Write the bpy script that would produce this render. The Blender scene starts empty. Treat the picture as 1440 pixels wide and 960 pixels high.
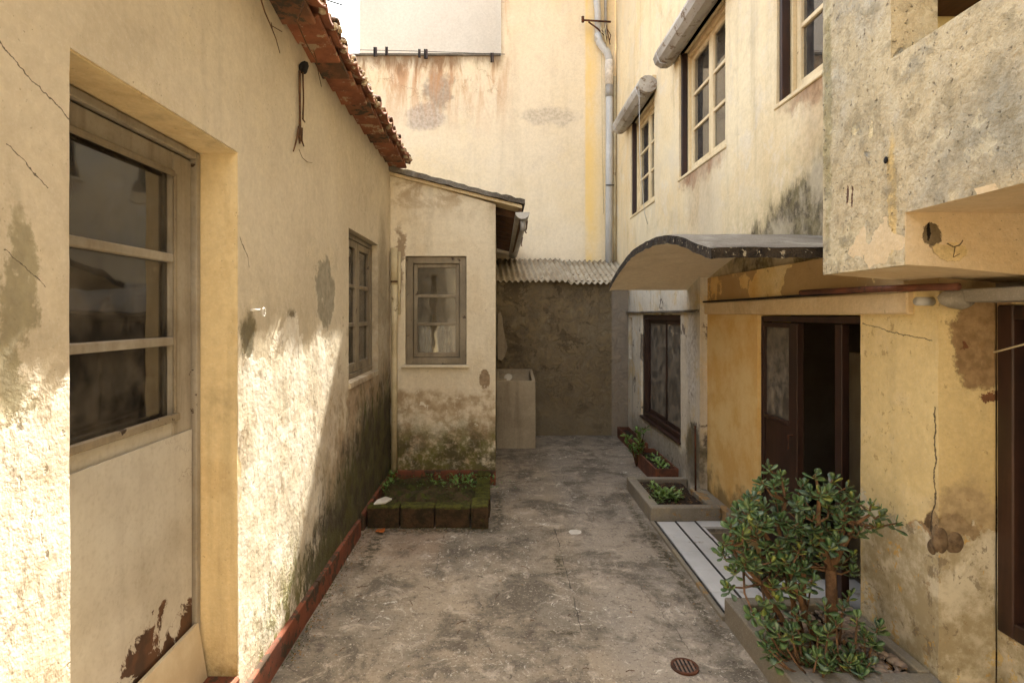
import bpy, bmesh, math, random
from mathutils import Vector, Matrix, noise
random.seed(7)
R = math.radians
sc = bpy.context.scene
# ------------------------------------------------------------------ camera
cam_d = bpy.data.cameras.new('camera')
cam = bpy.data.objects.new('camera', cam_d)
sc.collection.objects.link(cam)
cam.location = (0, 0, 1.5)
cam.rotation_euler = (R(90), 0, 0)
cam_d.sensor_width = 36
cam_d.lens = 20.0
cam_d.shift_x = 20 / 1440
cam_d.shift_y = -38 / 1440
cam_d.clip_start = 0.02
cam_d.clip_end = 500
sc.camera = cam
# ------------------------------------------------------------------ sky, sun, exposure
SUN = Vector((0.13, 0.79, 1.0)).normalized()
elev = math.asin(SUN.z)
azi = math.atan2(SUN.x, SUN.y)
w = bpy.data.worlds.new('World'); sc.world = w; w.use_nodes = True
nt = w.node_tree
bg = nt.nodes['Background']
sky = nt.nodes.new('ShaderNodeTexSky'); sky.sky_type = 'NISHITA'; sky.sun_disc = False
sky.sun_elevation = elev; sky.sun_rotation = azi
sky.dust_density = 3.0; sky.air_density = 1.0; sky.ozone_density = 0.6
hs = nt.nodes.new('ShaderNodeHueSaturation'); hs.inputs['Saturation'].default_value = 0.42
wm = nt.nodes.new('ShaderNodeMixRGB'); wm.blend_type = 'MULTIPLY'; wm.inputs[0].default_value = 1
wm.inputs[2].default_value = (1.0, 0.99, 0.955, 1)
nt.links.new(sky.outputs[0], hs.inputs['Color']); nt.links.new(hs.outputs[0], wm.inputs[1])
nt.links.new(wm.outputs[0], bg.inputs['Color'])
bg.inputs['Strength'].default_value = 0.15
sd = bpy.data.lights.new('sun', 'SUN'); sd.energy = 5; sd.angle = R(0.4); sd.color = (1.0, 0.94, 0.84)
so = bpy.data.objects.new('sun', sd); sc.collection.objects.link(so)
so.rotation_euler = SUN.to_track_quat('Z', 'Y').to_euler()
so.location = (2, 8, 14)
sc.view_settings.view_transform = 'Standard'; sc.view_settings.look = 'None'
sc.view_settings.exposure = 2.5; sc.view_settings.gamma = 1.0
sc.cycles.max_bounces = 8; sc.cycles.diffuse_bounces = 4; sc.cycles.glossy_bounces = 3; sc.cycles.use_adaptive_sampling = True; sc.cycles.adaptive_threshold = 0.02; sc.cycles.transparent_max_bounces = 12

# ------------------------------------------------------------------ object helpers
COL = sc.collection
def W(px, py, Y):                       # a point of the place seen at this pixel, Y metres away
    return Vector(((px - 700) * Y / 800, Y, 1.5 + (442 - py) * Y / 800))
def WX(px, py, X):                      # the same on a plane of constant X
    Y = X * 800 / (px - 700)
    return Vector((X, Y, 1.5 + (442 - py) * Y / 800))
def thing(name, label, cat, loc=(0, 0, 0), group=None):
    o = bpy.data.objects.new(name, None); COL.objects.link(o)
    o.location = loc; o.empty_display_size = 0.1
    o['label'] = label; o['category'] = cat
    if group: o['group'] = group
    return o
def adopt(o, parent):
    if parent is not None:
        o.parent = parent
        o.matrix_parent_inverse = (Matrix.Translation(parent.location) if parent.parent is None and parent.type == 'EMPTY' else Matrix()).inverted()
def link(name, me, mat=None, parent=None, label=None, kind=None, cat=None, group=None, smooth=False):
    o = bpy.data.objects.new(name, me); COL.objects.link(o)
    if mat is not None:
        if len(me.materials) == 0:
          for m in (mat if isinstance(mat, (list, tuple)) else [mat]): me.materials.append(m)
    adopt(o, parent)
    if label: o['label'] = label
    if kind: o['kind'] = kind
    if cat: o['category'] = cat
    if group: o['group'] = group
    if smooth:
        me.polygons.foreach_set('use_smooth', [True] * len(me.polygons)); me.update()
    return o
def fin(name, bm, mat, parent=None, bevel=0, wob=0, smooth=False, seg=1, **k):
    if bevel:
        bmesh.ops.bevel(bm, geom=list(bm.edges), offset=bevel, segments=seg, affect='EDGES', profile=0.6, clamp_overlap=True)
    if wob:
        for v in bm.verts:
            n = noise.noise_vector(v.co * 9) * wob + noise.noise_vector(v.co * 31) * wob * .4
            v.co += n
    bmesh.ops.recalc_face_normals(bm, faces=bm.faces)
    me = bpy.data.meshes.new(name); bm.to_mesh(me); bm.free()
    return link(name, me, mat, parent, smooth=smooth, **k)
def box(bm, lo, hi, mat=None):
    x0, y0, z0 = lo; x1, y1, z1 = hi
    if x0 > x1: x0, x1 = x1, x0
    if y0 > y1: y0, y1 = y1, y0
    if z0 > z1: z0, z1 = z1, z0
    v = [bm.verts.new(p) for p in ((x0,y0,z0),(x1,y0,z0),(x1,y1,z0),(x0,y1,z0),(x0,y0,z1),(x1,y0,z1),(x1,y1,z1),(x0,y1,z1))]
    fs = [bm.faces.new([v[i] for i in f]) for f in ((0,3,2,1),(4,5,6,7),(0,1,5,4),(1,2,6,5),(2,3,7,6),(3,0,4,7))]
    if mat is not None:
        for f in fs: f.material_index = mat
    return v
def B(name, lo, hi, mat, parent=None, bevel=0.003, wob=0, **k):
    bm = bmesh.new(); box(bm, lo, hi)
    return fin(name, bm, mat, parent, bevel=bevel, wob=wob, **k)
def tube(bm, pts, r, n=8, cap=True):
    pts = [Vector(p) for p in pts]
    rs = r if isinstance(r, (list, tuple)) else [r] * len(pts)
    rings = []
    prev = None
    for i, p in enumerate(pts):
        a = pts[max(i - 1, 0)]; b = pts[min(i + 1, len(pts) - 1)]
        t = (b - a).normalized()
        if prev is None:
            u = t.orthogonal().normalized()
        else:
            u = (prev - t * prev.dot(t))
            u = u.normalized() if u.length > 1e-6 else t.orthogonal().normalized()
        prev = u; v = t.cross(u)
        rings.append([bm.verts.new(p + (u * math.cos(2*math.pi*k/n) + v * math.sin(2*math.pi*k/n)) * rs[i]) for k in range(n)])
    for a, b in zip(rings, rings[1:]):
        for k in range(n):
            bm.faces.new((a[k], a[(k+1) % n], b[(k+1) % n], b[k]))
    if cap:
        bm.faces.new(list(reversed(rings[0]))); bm.faces.new(rings[-1])
def T(name, pts, r, mat, parent=None, n=8, **k):
    bm = bmesh.new(); tube(bm, pts, r, n)
    return fin(name, bm, mat, parent, smooth=True, **k)
def lines(a, b, step, extra=(), fine=None):
    s = set([round(a, 4), round(b, 4)] + [round(e, 4) for e in extra if a <= e <= b])
    x = a
    while x < b:
        st = step
        if fine and fine[0] - 1e-6 <= x < fine[1]: st = fine[2]
        s.add(round(x, 4)); x += st
    s = sorted(s); out = [s[0]]
    ex = set(round(e, 4) for e in extra) | {round(a, 4), round(b, 4)}
    mn = (fine[2] if fine else step) * 0.35
    for v in s[1:]:
        if v - out[-1] < mn:
            if v in ex and out[-1] not in ex: out[-1] = v; continue
            if v not in ex: continue
        out.append(v)
    return out
def slab(name, pos, ul, vl, holes, thick, amp, mat, parent=None, rough=1.0, **k):
    """solid wall: pos(u,v,w) -> point, w is outward; holes = (u0,u1,v0,v1)"""
    nu, nv = len(ul), len(vl)
    vs = []
    def d(p):
        q = p
        return amp * (noise.noise(q * 1.7) * .7 + noise.noise(q * 6.1) * .55 * rough + noise.noise(q * 19) * .3 * rough + noise.noise(q*47)*.14*rough)
    for u in ul:
        for v in vl:
            p = Vector(pos(u, v, 0)); vs.append(pos(u, v, d(p)))
    off = len(vs)
    for u in ul:
        for v in vl: vs.append(pos(u, v, -thick))
    I = lambda i, j: i * nv + j
    solid = [[not any(h[0] - 1e-5 < (ul[i]+ul[i+1])/2 < h[1] + 1e-5 and h[2] - 1e-5 < (vl[j]+vl[j+1])/2 < h[3] + 1e-5 for h in holes) for j in range(nv-1)] for i in range(nu-1)]
    fs = []
    for i in range(nu-1):
        for j in range(nv-1):
            if not solid[i][j]: continue
            a, b, c, e = I(i,j), I(i+1,j), I(i+1,j+1), I(i,j+1)
            fs.append((a, b, c, e)); fs.append((a+off, e+off, c+off, b+off))
            for (di, dj, p, q) in ((-1,0,e,a),(1,0,b,c),(0,-1,a,b),(0,1,c,e)):
                ii, jj = i+di, j+dj
                if ii < 0 or jj < 0 or ii >= nu-1 or jj >= nv-1 or not solid[ii][jj]:
                    fs.append((q, p, p+off, q+off))
    me = bpy.data.meshes.new(name); me.from_pydata(vs, [], fs); me.update()
    bm = bmesh.new(); bm.from_mesh(me)
    for vv in [vv for vv in bm.verts if not vv.link_faces]: bm.verts.remove(vv)
    bmesh.ops.recalc_face_normals(bm, faces=bm.faces); bm.to_mesh(me); bm.free()
    return link(name, me, mat, parent, **k)

# ------------------------------------------------------------------ node helpers
def S(r, g, b):
    f = lambda c: (c/255/12.92 if c/255 <= .04045 else ((c/255+.055)/1.055)**2.4)
    return (f(r), f(g), f(b), 1)
class Mat:
    def __init__(s, name):
        s.m = bpy.data.materials.new(name); s.m.use_nodes = True
        s.t = s.m.node_tree; s.n = s.t.nodes; s.bsdf = s.n['Principled BSDF']
        s.geo = s.n.new('ShaderNodeNewGeometry')
        s.P = s.geo.outputs['Position']
    def L(s, a, b):
        if isinstance(a, (int, float, tuple, list)): b.default_value = a
        else: s.t.links.new(a, b)
    def noise(s, scale, detail=6, rough=.55, vec=None, dist=0, sx=None, col=False):
        nd = s.n.new('ShaderNodeTexNoise'); nd.inputs['Scale'].default_value = scale
        detail = min(detail, max(2.5, math.log2(420 / scale)))
        nd.inputs['Detail'].default_value = detail; nd.inputs['Roughness'].default_value = rough
        nd.inputs['Distortion'].default_value = dist
        v = s.P if vec is None else vec
        if sx: v = s.vm('MULTIPLY', v, sx)
        s.L(v, nd.inputs['Vector'])
        return nd.outputs['Color' if col else 'Fac']
    def vor(s, scale, feat='F1', vec=None, out='Distance'):
        nd = s.n.new('ShaderNodeTexVoronoi'); nd.feature = feat; nd.inputs['Scale'].default_value = scale
        s.L(s.P if vec is None else vec, nd.inputs['Vector']); return nd.outputs[out]
    def vm(s, op, a, b=None, sc=None):
        nd = s.n.new('ShaderNodeVectorMath'); nd.operation = op
        s.L(a, nd.inputs[0])
        if b is not None: s.L(b, nd.inputs[1])
        if sc is not None: s.L(sc, nd.inputs['Scale'])
        return nd.outputs['Value' if op in ('DOT_PRODUCT','LENGTH','DISTANCE') else 'Vector']
    def mt(s, op, a, b=None, clamp=False):
        nd = s.n.new('ShaderNodeMath'); nd.operation = op; nd.use_clamp = clamp
        s.L(a, nd.inputs[0])
        if b is not None: s.L(b, nd.inputs[1])
        return nd.outputs[0]
    def rng(s, f, lo, hi, a=0., b=1., smooth=True):
        nd = s.n.new('ShaderNodeMapRange'); nd.interpolation_type = 'SMOOTHSTEP' if smooth else 'LINEAR'
        s.L(f, nd.inputs[0]); nd.inputs[1].default_value = lo; nd.inputs[2].default_value = hi
        nd.inputs[3].default_value = a; nd.inputs[4].default_value = b
        return nd.outputs[0]
    def mix(s, f, a, b, mode='MIX'):
        nd = s.n.new('ShaderNodeMixRGB'); nd.blend_type = mode
        s.L(f, nd.inputs[0]); s.L(a, nd.inputs[1]); s.L(b, nd.inputs[2]); return nd.outputs[0]
    def xyz(s):
        if not hasattr(s, '_x'):
            nd = s.n.new('ShaderNodeSeparateXYZ'); s.L(s.P, nd.inputs[0]); s._x = nd.outputs
        return s._x
    def warp(s, amt=.05, scale=5, detail=5):
        c = s.vm('SUBTRACT', s.noise(scale, detail, .6, col=True), (.5, .5, .5))
        c2 = s.vm('SUBTRACT', s.noise(scale * 6, 5, .7, col=True), (.5, .5, .5))
        return s.vm('ADD', s.vm('ADD', s.P, s.vm('SCALE', c, sc=amt)), s.vm('SCALE', c2, sc=amt * .35))
    def blob(s, c, r, warp=.25, scale=7, soft=.35):
        """1 inside an irregular ellipsoid stain"""
        key = (round(warp, 3), scale)
        if not hasattr(s, '_w'): s._w = {}
        if key not in s._w: s._w[key] = s.warp(warp, scale, 9)
        d = s.vm('LENGTH', s.vm('DIVIDE', s.vm('SUBTRACT', s._w[key], tuple(c)), tuple(r)))
        return s.rng(d, 1 - soft, 1 + soft * .4, 1, 0)
    def crack(s, pts, width=.003, warp=.03, scale=14, mask=None):
        key = (round(warp, 3), scale, 'c')
        if not hasattr(s, '_w'): s._w = {}
        if key not in s._w: s._w[key] = s.warp(warp, scale, 3)
        P = s._w[key]; out = None
        for a, b in zip(pts, pts[1:]):
            a = Vector(a); b = Vector(b); ab = b - a
            pa = s.vm('SUBTRACT', P, tuple(a))
            if mask: pa = s.vm('MULTIPLY', pa, mask)
            t = s.mt('MULTIPLY', s.vm('DOT_PRODUCT', pa, tuple(ab)), 1 / ab.length_squared, clamp=True)
            q = s.vm('SUBTRACT', pa, s.vm('SCALE', tuple(ab), sc=t))
            d = s.vm('LENGTH', q)
            out = d if out is None else s.mt('MINIMUM', out, d)
        return s.rng(out, width * .4, width, 1, 0)
    def done(s, col, rough=.85, h=None, bump=.4, dist=.01, spec=.3, metal=0):
        s.L(col, s.bsdf.inputs['Base Color']); s.L(rough, s.bsdf.inputs['Roughness'])
        s.bsdf.inputs['Specular IOR Level'].default_value = spec; s.bsdf.inputs['Metallic'].default_value = metal
        if h is not None:
            bp = s.n.new('ShaderNodeBump'); bp.inputs['Strength'].default_value = bump; bp.inputs['Distance'].default_value = dist
            s.L(h, bp.inputs['Height']); s.t.links.new(bp.outputs[0], s.bsdf.inputs['Normal'])
        return s.m

def plaster(name, c1, c2, c3=None, bare=S(150,135,115), barethr=.68, barescale=1.6, moss=None, mosscol=S(58,60,26), streak=.35, cmask=None,
            dirt=.4, blobs=(), cracks=(), bump=.5, web=0., grime=S(105,92,72), post=None):
    """weathered lime render: mottled paint, flaked patches, rain streaks, growth creeping up from the ground"""
    m = Mat(name)
    n1 = m.noise(.9, 8, .6); n2 = m.noise(4.2, 8, .65, dist=.4); n3 = m.noise(26, 5, .6)
    col = m.mix(m.rng(n1, .38, .64), c1, c2)
    if c3: col = m.mix(m.mt('MULTIPLY', m.rng(n2, .5, .68), .75), col, c3)
    col = m.mix(m.rng(n3, .3, .75, 0, .25), col, m.mix(1, col, (.62, .6, .57, 1), 'MULTIPLY'))
    n4 = m.noise(130, 4, .65); n5 = m.noise(55, 6, .7)
    col = m.mix(m.rng(n5, .35, .7, 0, .22), col, m.mix(1, col, (.7, .66, .6, 1), 'MULTIPLY'))
    col = m.mix(m.rng(n4, .5, .8, 0, .3), col, m.mix(.5, col, (.9, .86, .78, 1)))
    sp = m.mt('MULTIPLY', m.rng(m.noise(80, 3, .6), .66, .7), m.rng(n2, .4, .6))
    col = m.mix(m.mt('MULTIPLY', sp, .45), col, (.09, .065, .04, 1))
    # rain streaks
    st = m.noise(7, 5, .6, sx=(1, 1, .09), dist=.3)
    col = m.mix(m.mt('MULTIPLY', m.rng(st, .5, .78), streak), col, grime)
    bl = m.noise(1.7, 7, .7, dist=.8)
    col = m.mix(m.mt('MULTIPLY', m.rng(bl, .52, .76), dirt), col, grime)
    # bare render where paint flaked off
    pw = m.noise(barescale, 9, .66, dist=.25)
    fl = m.rng(m.mt('ADD', pw, m.mt('MULTIPLY', m.mt('SUBTRACT', n3, .5), .09)), barethr, barethr + .03)
    barec = m.mix(m.rng(n3, .35, .7), bare, m.mix(1, bare, (.7, .68, .66, 1), 'MULTIPLY'))
    col = m.mix(fl, col, barec)
    h = m.mt('SUBTRACT', m.mt('MULTIPLY', n3, .5), m.mt('MULTIPLY', fl, .5))
    h = m.mt('ADD', h, m.mt('MULTIPLY', n2, .7)); h = m.mt('ADD', h, m.mt('MULTIPLY', n5, .35))
    for b in blobs:
        c, r, bc, s_ = b[:4]; wp = b[4] if len(b) > 4 else .25; sc_ = b[5] if len(b) > 5 else 7; soft = b[6] if len(b) > 6 else .35
        f = m.mt('MULTIPLY', m.blob(c, r, wp, sc_, soft), s_)
        col = m.mix(f, col, m.mix(m.rng(n3, .3, .7), bc, m.mix(1, bc, (.62, .6, .56, 1), 'MULTIPLY')))
        if soft < .2: h = m.mt('SUBTRACT', h, m.mt('MULTIPLY', f, .5))
    if moss:
        z = m.xyz()[2]
        edge = m.mt('ADD', z, m.mt('MULTIPLY', m.mt('SUBTRACT', m.noise(2.6, 8, .7, sx=(1, 1, .55)), .5), moss * 2.2))
        f = m.rng(edge, moss * .25, moss * 1.05, 1, 0)
        f = m.mt('MULTIPLY', f, m.rng(m.noise(11, 7, .75), .3, .6))
        mc = m.mix(m.rng(m.noise(5, 5, .6), .35, .65), mosscol, m.mix(.5, mosscol, (.035, .028, .02, 1)))
        col = m.mix(m.mt('MULTIPLY', f, .92), col, mc)
        h = m.mt('ADD', h, m.mt('MULTIPLY', m.mt('MULTIPLY', f, m.noise(60, 4, .7)), .8))
    if web:
        wv = m.vor(1.3, 'DISTANCE_TO_EDGE', vec=m.warp(.35, 3.5, 6))
        cr = m.mt('MULTIPLY', m.rng(wv, .001, .005, 1, 0), m.rng(m.noise(.8, 2), .5, .62))
        col = m.mix(m.mt('MULTIPLY', cr, web), col, (.05, .035, .022, 1)); h = m.mt('SUBTRACT', h, cr)
    for c in cracks:
        cr = m.crack(*c, mask=cmask)
        col = m.mix(m.mt('MULTIPLY', cr, .85), col, (.045, .03, .02, 1)); h = m.mt('SUBTRACT', h, m.mt('MULTIPLY', cr, 1.5))
    if post: col, h = post(m, col, h)
    return m.done(col, m.rng(n2, .3, .7, .78, .95), h, bump, .012, spec=.25)

def painted_wood(name, c1, c2, wear=S(70,48,30), thr=.66, vert=True, rough=.6, low=None, grain=.35):
    m = Mat(name)
    g = m.noise(16, 6, .6, sx=(1, 1, .08) if vert else (1, .08, 1), dist=.4)
    n = m.noise(3.2, 8, .65)
    col = m.mix(m.rng(n, .35, .65), c1, c2)
    col = m.mix(m.rng(g, .45, .75, 0, grain), col, wear)
    col = m.mix(m.rng(m.noise(60, 5, .7), .45, .75, 0, .3), col, m.mix(1, col, (.6, .56, .5, 1), 'MULTIPLY'))
    f = m.rng(m.noise(9, 9, .7), thr, thr + .02)
    if low:   # paint flaked off the foot of a door that splashes reach
        zz = m.mt('ADD', m.xyz()[2], m.mt('MULTIPLY', m.noise(5, 7, .65, dist=.5), .75))
        yy = m.mt('MULTIPLY', m.xyz()[1], -.16)
        f2 = m.rng(m.mt('ADD', zz, yy), low, low + .02, 1, 0)
        ck = m.rng(m.vor(2.2, 'DISTANCE_TO_EDGE', vec=m.warp(.3, 4)), .001, .006, 1, 0); col = m.mix(m.mt('MULTIPLY', ck, m.rng(m.noise(1.3, 2), .5, .6, 0, .7)), col, wear)
        f = m.mt('MAXIMUM', f, f2)
    col = m.mix(f, col, m.mix(m.rng(m.noise(14, 5), .4, .6), wear, m.mix(.6, wear, (.02, .012, .008, 1))))
    return m.done(col, rough, m.mt('SUBTRACT', m.mt('MULTIPLY', g, .5), f), .35, .004, spec=.35)

def simple(name, c1, c2, scale=8, rough=.8, bump=.3, dist=.004, spec=.3, metal=0, c3=None, t3=.62, sx=None):
    m = Mat(name)
    n = m.noise(scale, 8, .65, sx=sx); n2 = m.noise(scale * 5, 5, .6)
    col = m.mix(m.rng(n, .35, .65), c1, c2)
    if c3: col = m.mix(m.rng(m.noise(scale * 1.9, 8, .7), t3, t3 + .06), col, c3)
    return m.done(col, rough, m.mt('ADD', n, m.mt('MULTIPLY', n2, .5)), bump, dist, spec=spec, metal=metal)

def glass(name, tint=(.7, .72, .7, 1), ior=1.6, rough=.03, wav=.15, dust=.12, extra=0.0):
    m = bpy.data.materials.new(name); m.use_nodes = True; t = m.node_tree; t.nodes.clear()
    o = t.nodes.new('ShaderNodeOutputMaterial'); tr = t.nodes.new('ShaderNodeBsdfTransparent'); tr.inputs[0].default_value = tint
    gl = t.nodes.new('ShaderNodeBsdfGlossy'); gl.inputs['Roughness'].default_value = rough
    df = t.nodes.new('ShaderNodeBsdfDiffuse'); df.inputs[0].default_value = S(150, 140, 125)
    fr = t.nodes.new('ShaderNodeFresnel'); fr.inputs[0].default_value = ior
    ge = t.nodes.new('ShaderNodeNewGeometry')
    no = t.nodes.new('ShaderNodeTexNoise'); no.inputs['Scale'].default_value = 4; no.inputs['Detail'].default_value = 2
    t.links.new(ge.outputs['Position'], no.inputs['Vector'])
    bp = t.nodes.new('ShaderNodeBump'); bp.inputs['Strength'].default_value = wav; bp.inputs['Distance'].default_value = .01
    t.links.new(no.outputs['Fac'], bp.inputs['Height']); t.links.new(bp.outputs[0], gl.inputs['Normal']); t.links.new(bp.outputs[0], fr.inputs['Normal'])
    m1 = t.nodes.new('ShaderNodeMixShader'); m2 = t.nodes.new('ShaderNodeMixShader')
    fa = t.nodes.new('ShaderNodeMath'); fa.operation = 'ADD'; fa.use_clamp = True; fa.inputs[1].default_value = extra
    t.links.new(fr.outputs[0], fa.inputs[0])
    t.links.new(fa.outputs[0], m1.inputs[0]); t.links.new(tr.outputs[0], m1.inputs[1]); t.links.new(gl.outputs[0], m1.inputs[2])
    n2 = t.nodes.new('ShaderNodeTexNoise'); n2.inputs['Scale'].default_value = 11; n2.inputs['Detail'].default_value = 8; n2.inputs['Roughness'].default_value = .7
    t.links.new(ge.outputs['Position'], n2.inputs['Vector'])
    mr = t.nodes.new('ShaderNodeMapRange'); mr.inputs[1].default_value = .42; mr.inputs[2].default_value = .85; mr.inputs[3].default_value = dust * .3; mr.inputs[4].default_value = dust * 2.2
    t.links.new(n2.outputs['Fac'], mr.inputs[0]); t.links.new(mr.outputs[0], m2.inputs[0])
    t.links.new(m1.outputs[0], m2.inputs[1]); t.links.new(df.outputs[0], m2.inputs[2]); t.links.new(m2.outputs[0], o.inputs[0])
    return m

# ------------------------------------------------------------------ materials
XL, XR = -.95, 1.68
CREAM1, CREAM2 = S(212,199,172), S(198,184,157)
def left_post(m, col, h):
    # lower half of the render has lost its paint: pale, pitted, flaking lime
    z = m.xyz()[2]; y = m.xyz()[1]
    e = m.mt('ADD', z, m.mt('MULTIPLY', m.mt('SUBTRACT', m.noise(3.1, 9, .66), .5), 1.1))
    f = m.rng(e, 1.36, 1.42, 1, 0)
    pale = m.mix(m.rng(m.noise(6, 7, .65), .38, .62), S(238,230,212), S(216,202,176))
    f2 = m.mt('MULTIPLY', f, m.rng(m.noise(2.3, 8, .6), .3, .5))
    f2 = m.mt('MULTIPLY', f2, m.rng(y, 3.5, 2.9, .25, 1))  # pale coat thinned beyond the sun patch, shade put into the colour
    out = m.mix(m.mt('MULTIPLY', f2, .85), col, pale)
    shade_tan = m.mt('MULTIPLY', m.mt('MULTIPLY', m.rng(e, 1.25, .9), m.rng(y, 2.9, 3.5)), m.rng(m.noise(4, 9, .72), .36, .56))  # brown painted in for the shaded stretch past the sun patch
    out = m.mix(m.mt('MULTIPLY', shade_tan, .75), out, m.mix(m.rng(m.noise(11, 7, .7), .4, .6), S(170,144,112), S(136,112,84)))
    out = m.mix(m.mt('MULTIPLY', m.mt('MULTIPLY', m.rng(m.noise(15, 6, .75, sx=(1, 1, .6), dist=.2), .56, .62), f), .55), out, S(150,128,98))
    pit = m.mt('MULTIPLY', m.rng(m.vor(30, vec=m.vm('MULTIPLY', m.warp(.06, 9), (1, 1, .5))), .08, .22, 1, 0), m.mt('MULTIPLY', f, m.rng(m.noise(5, 4), .45, .6)))
    out = m.mix(m.mt('MULTIPLY', pit, .65), out, S(96,82,60))
    h = m.mt('SUBTRACT', m.mt('ADD', h, m.mt('MULTIPLY', m.noise(24, 7, .72, sx=(1, 1, .8), dist=.15), m.mt('MULTIPLY', f2, .8))), pit)
    # damp, mossy foot further in; tone painted paler in sun, darker in shade
    e = m.mt('ADD', m.mt('SUBTRACT', z, m.mt('MULTIPLY', m.rng(y, 2.3, 4.4, 0, 1, False), .75)), m.mt('MULTIPLY', m.mt('SUBTRACT', m.noise(3.3, 8, .7, sx=(1, 1, .5)), .5), .95))
    f = m.mt('MULTIPLY', m.rng(e, -.1, .4, 1, 0), m.rng(m.mt('ADD', m.noise(13, 7, .75, sx=(1, 1, .6)), m.mt('MULTIPLY', m.rng(y, 2.5, 3.4), .2)), .42, .6))
    lowg = m.mt('MULTIPLY', m.rng(e, .5, .05), m.mt('MULTIPLY', m.rng(y, 2.1, 2.3), m.rng(m.noise(17, 7, .75, sx=(1, 1, .5)), .44, .56)))
    f = m.mt('MAXIMUM', m.mt('MULTIPLY', f, m.rng(y, 1.9, 2.3)), lowg)
    mc = m.mix(m.rng(m.noise(7, 6, .65), .36, .64), S(78,76,38), S(50,44,30)); mc = m.mix(m.rng(y, 2.9, 2.5), mc, S(126,122,62))
    out = m.mix(m.mt('MULTIPLY', f, .93), out, mc)
    return out, m.mt('ADD', h, m.mt('MULTIPLY', m.mt('MULTIPLY', f, m.noise(70, 5, .7)), 2.2))
m_left = plaster('cream_render', CREAM1, CREAM2, S(212,198,168), barethr=.76, streak=.18, dirt=.3, bump=.3, web=.25, cmask=(0, 1, 1), post=left_post,
    blobs=[((XL, 2.62, 1.43), (.2, .07, .11), S(112,98,72), .8, .12, 12, .3),
           ((XL, 3.12, 1.62), (.2, .17, .2), S(146,140,122), .75, .3, 6, .12),
           ((XL, 2.17, 1.36), (.2, .07, .16), S(96,88,56), .8, .14, 8),
           ((XL, 1.12, 1.45), (.2, .05, .3), S(120,112,70), .6),
           ((XL, 4.7, 1.2), (.2, .3, 1.2), S(128,116,96), .6),
           ((XL, 4.05, .95), (.2, .5, .12), S(150,122,96), .7)],
    cracks=[([(XL, 1.05, 2.04), (XL, 1.15, 1.98), (XL, 1.27, 1.93)], .0022), ([(XL, 1.1, 1.83), (XL, 1.17, 1.79), (XL, 1.2, 1.77)], .0018),
            ([(XL, 2.1, 1.78), (XL, 2.16, 1.72), (XL, 2.17, 1.68)], .003), ([(XL, 1.1, 1.62), (XL, 1.2, 1.56)], .0015)])
m_reveal = plaster('ochre_reveal_render', S(220,200,156), S(212,190,144), S(204,180,134), barethr=.8, streak=.4, dirt=.45, bump=.35,
    moss=.35, mosscol=S(140,112,60))
def annex_post(m, col, h):
    z = m.xyz()[2]
    e = m.mt('ADD', z, m.mt('MULTIPLY', m.mt('SUBTRACT', m.noise(3, 9, .66), .5), .5))
    f = m.mt('MULTIPLY', m.rng(e, .76, .86, 1, 0), m.rng(m.noise(5, 8, .72), .38, .56))
    out = m.mix(f, col, m.mix(m.rng(m.noise(8, 7, .7), .4, .6), S(182,162,132), S(156,134,104)))
    fl = m.rng(m.noise(9, 9, .7), .62, .64); fl = m.mt('MULTIPLY', fl, m.rng(z, 1.0, .7))
    out = m.mix(fl, out, S(214,204,182))
    e2 = m.mt('ADD', z, m.mt('MULTIPLY', m.mt('SUBTRACT', m.noise(3.6, 8, .7), .5), .6))
    mo = m.mt('MULTIPLY', m.rng(e2, .28, .66, 1, 0), m.rng(m.noise(14, 7, .75), .3, .56))
    out = m.mix(m.mt('MULTIPLY', mo, .94), out, m.mix(m.rng(m.noise(6, 6), .4, .6), S(96,92,42), S(72,66,38)))
    t = m.mt('MULTIPLY', m.rng(z, 2.25, 2.6), m.rng(m.noise(5, 8, .68, dist=.5), .42, .6))
    out = m.mix(m.mt('MULTIPLY', t, .6), out, S(142,112,72))
    return out, m.mt('ADD', h, m.mt('MULTIPLY', mo, m.noise(70, 5, .7)))
m_annex = plaster('annex_render', S(222,210,184), S(214,200,172), S(210,194,164), barethr=.8, streak=.2, dirt=.2, bump=.6, post=annex_post,
    blobs=[((-.115, 5.04, .93), (.055, .2, .085), S(158,136,108), 1, .1, 14, .08), ((-.86, 5.04, 2.0), (.05, .2, .3), S(130,100,66), .7)])
def back_post(m, col, h):
    z = m.xyz()[2]; x = m.xyz()[0]
    st = m.noise(5, 8, .68, sx=(1, 1, .22), dist=.6)
    top = m.mt('MULTIPLY', m.rng(z, 3.9, 5.15), m.rng(x, .35, -.1))
    out = m.mix(m.mt('MULTIPLY', m.mt('MULTIPLY', m.rng(st, .42, .6), top), .9), col, S(180,134,94))
    rim = m.mt('MULTIPLY', m.rng(m.mt('ADD', z, m.mt('MULTIPLY', st, .8)), 5.35, 5.6), m.rng(x, .12, .0))
    out = m.mix(m.mt('MULTIPLY', rim, .7), out, S(112,94,72))
    vc = m.vor(3.2, 'DISTANCE_TO_EDGE', vec=m.warp(.3, 4, 6))
    cr = m.mt('MULTIPLY', m.rng(vc, .004, .018, 1, 0), m.mt('MULTIPLY', top, m.rng(m.noise(2.2, 3), .45, .6)))
    out = m.mix(m.mt('MULTIPLY', cr, .6), out, S(112,76,48))
    band = m.mt('MULTIPLY', m.rng(x, 1.24, 1.28), m.rng(m.noise(3, 7, .6, sx=(1, 1, .3)), .3, .6))
    band = m.mt('MULTIPLY', band, m.rng(x, 1.3, 1.5, 1, .35))
    out = m.mix(m.mt('MULTIPLY', band, .75), out, S(230,192,108))
    return out, h
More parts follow.
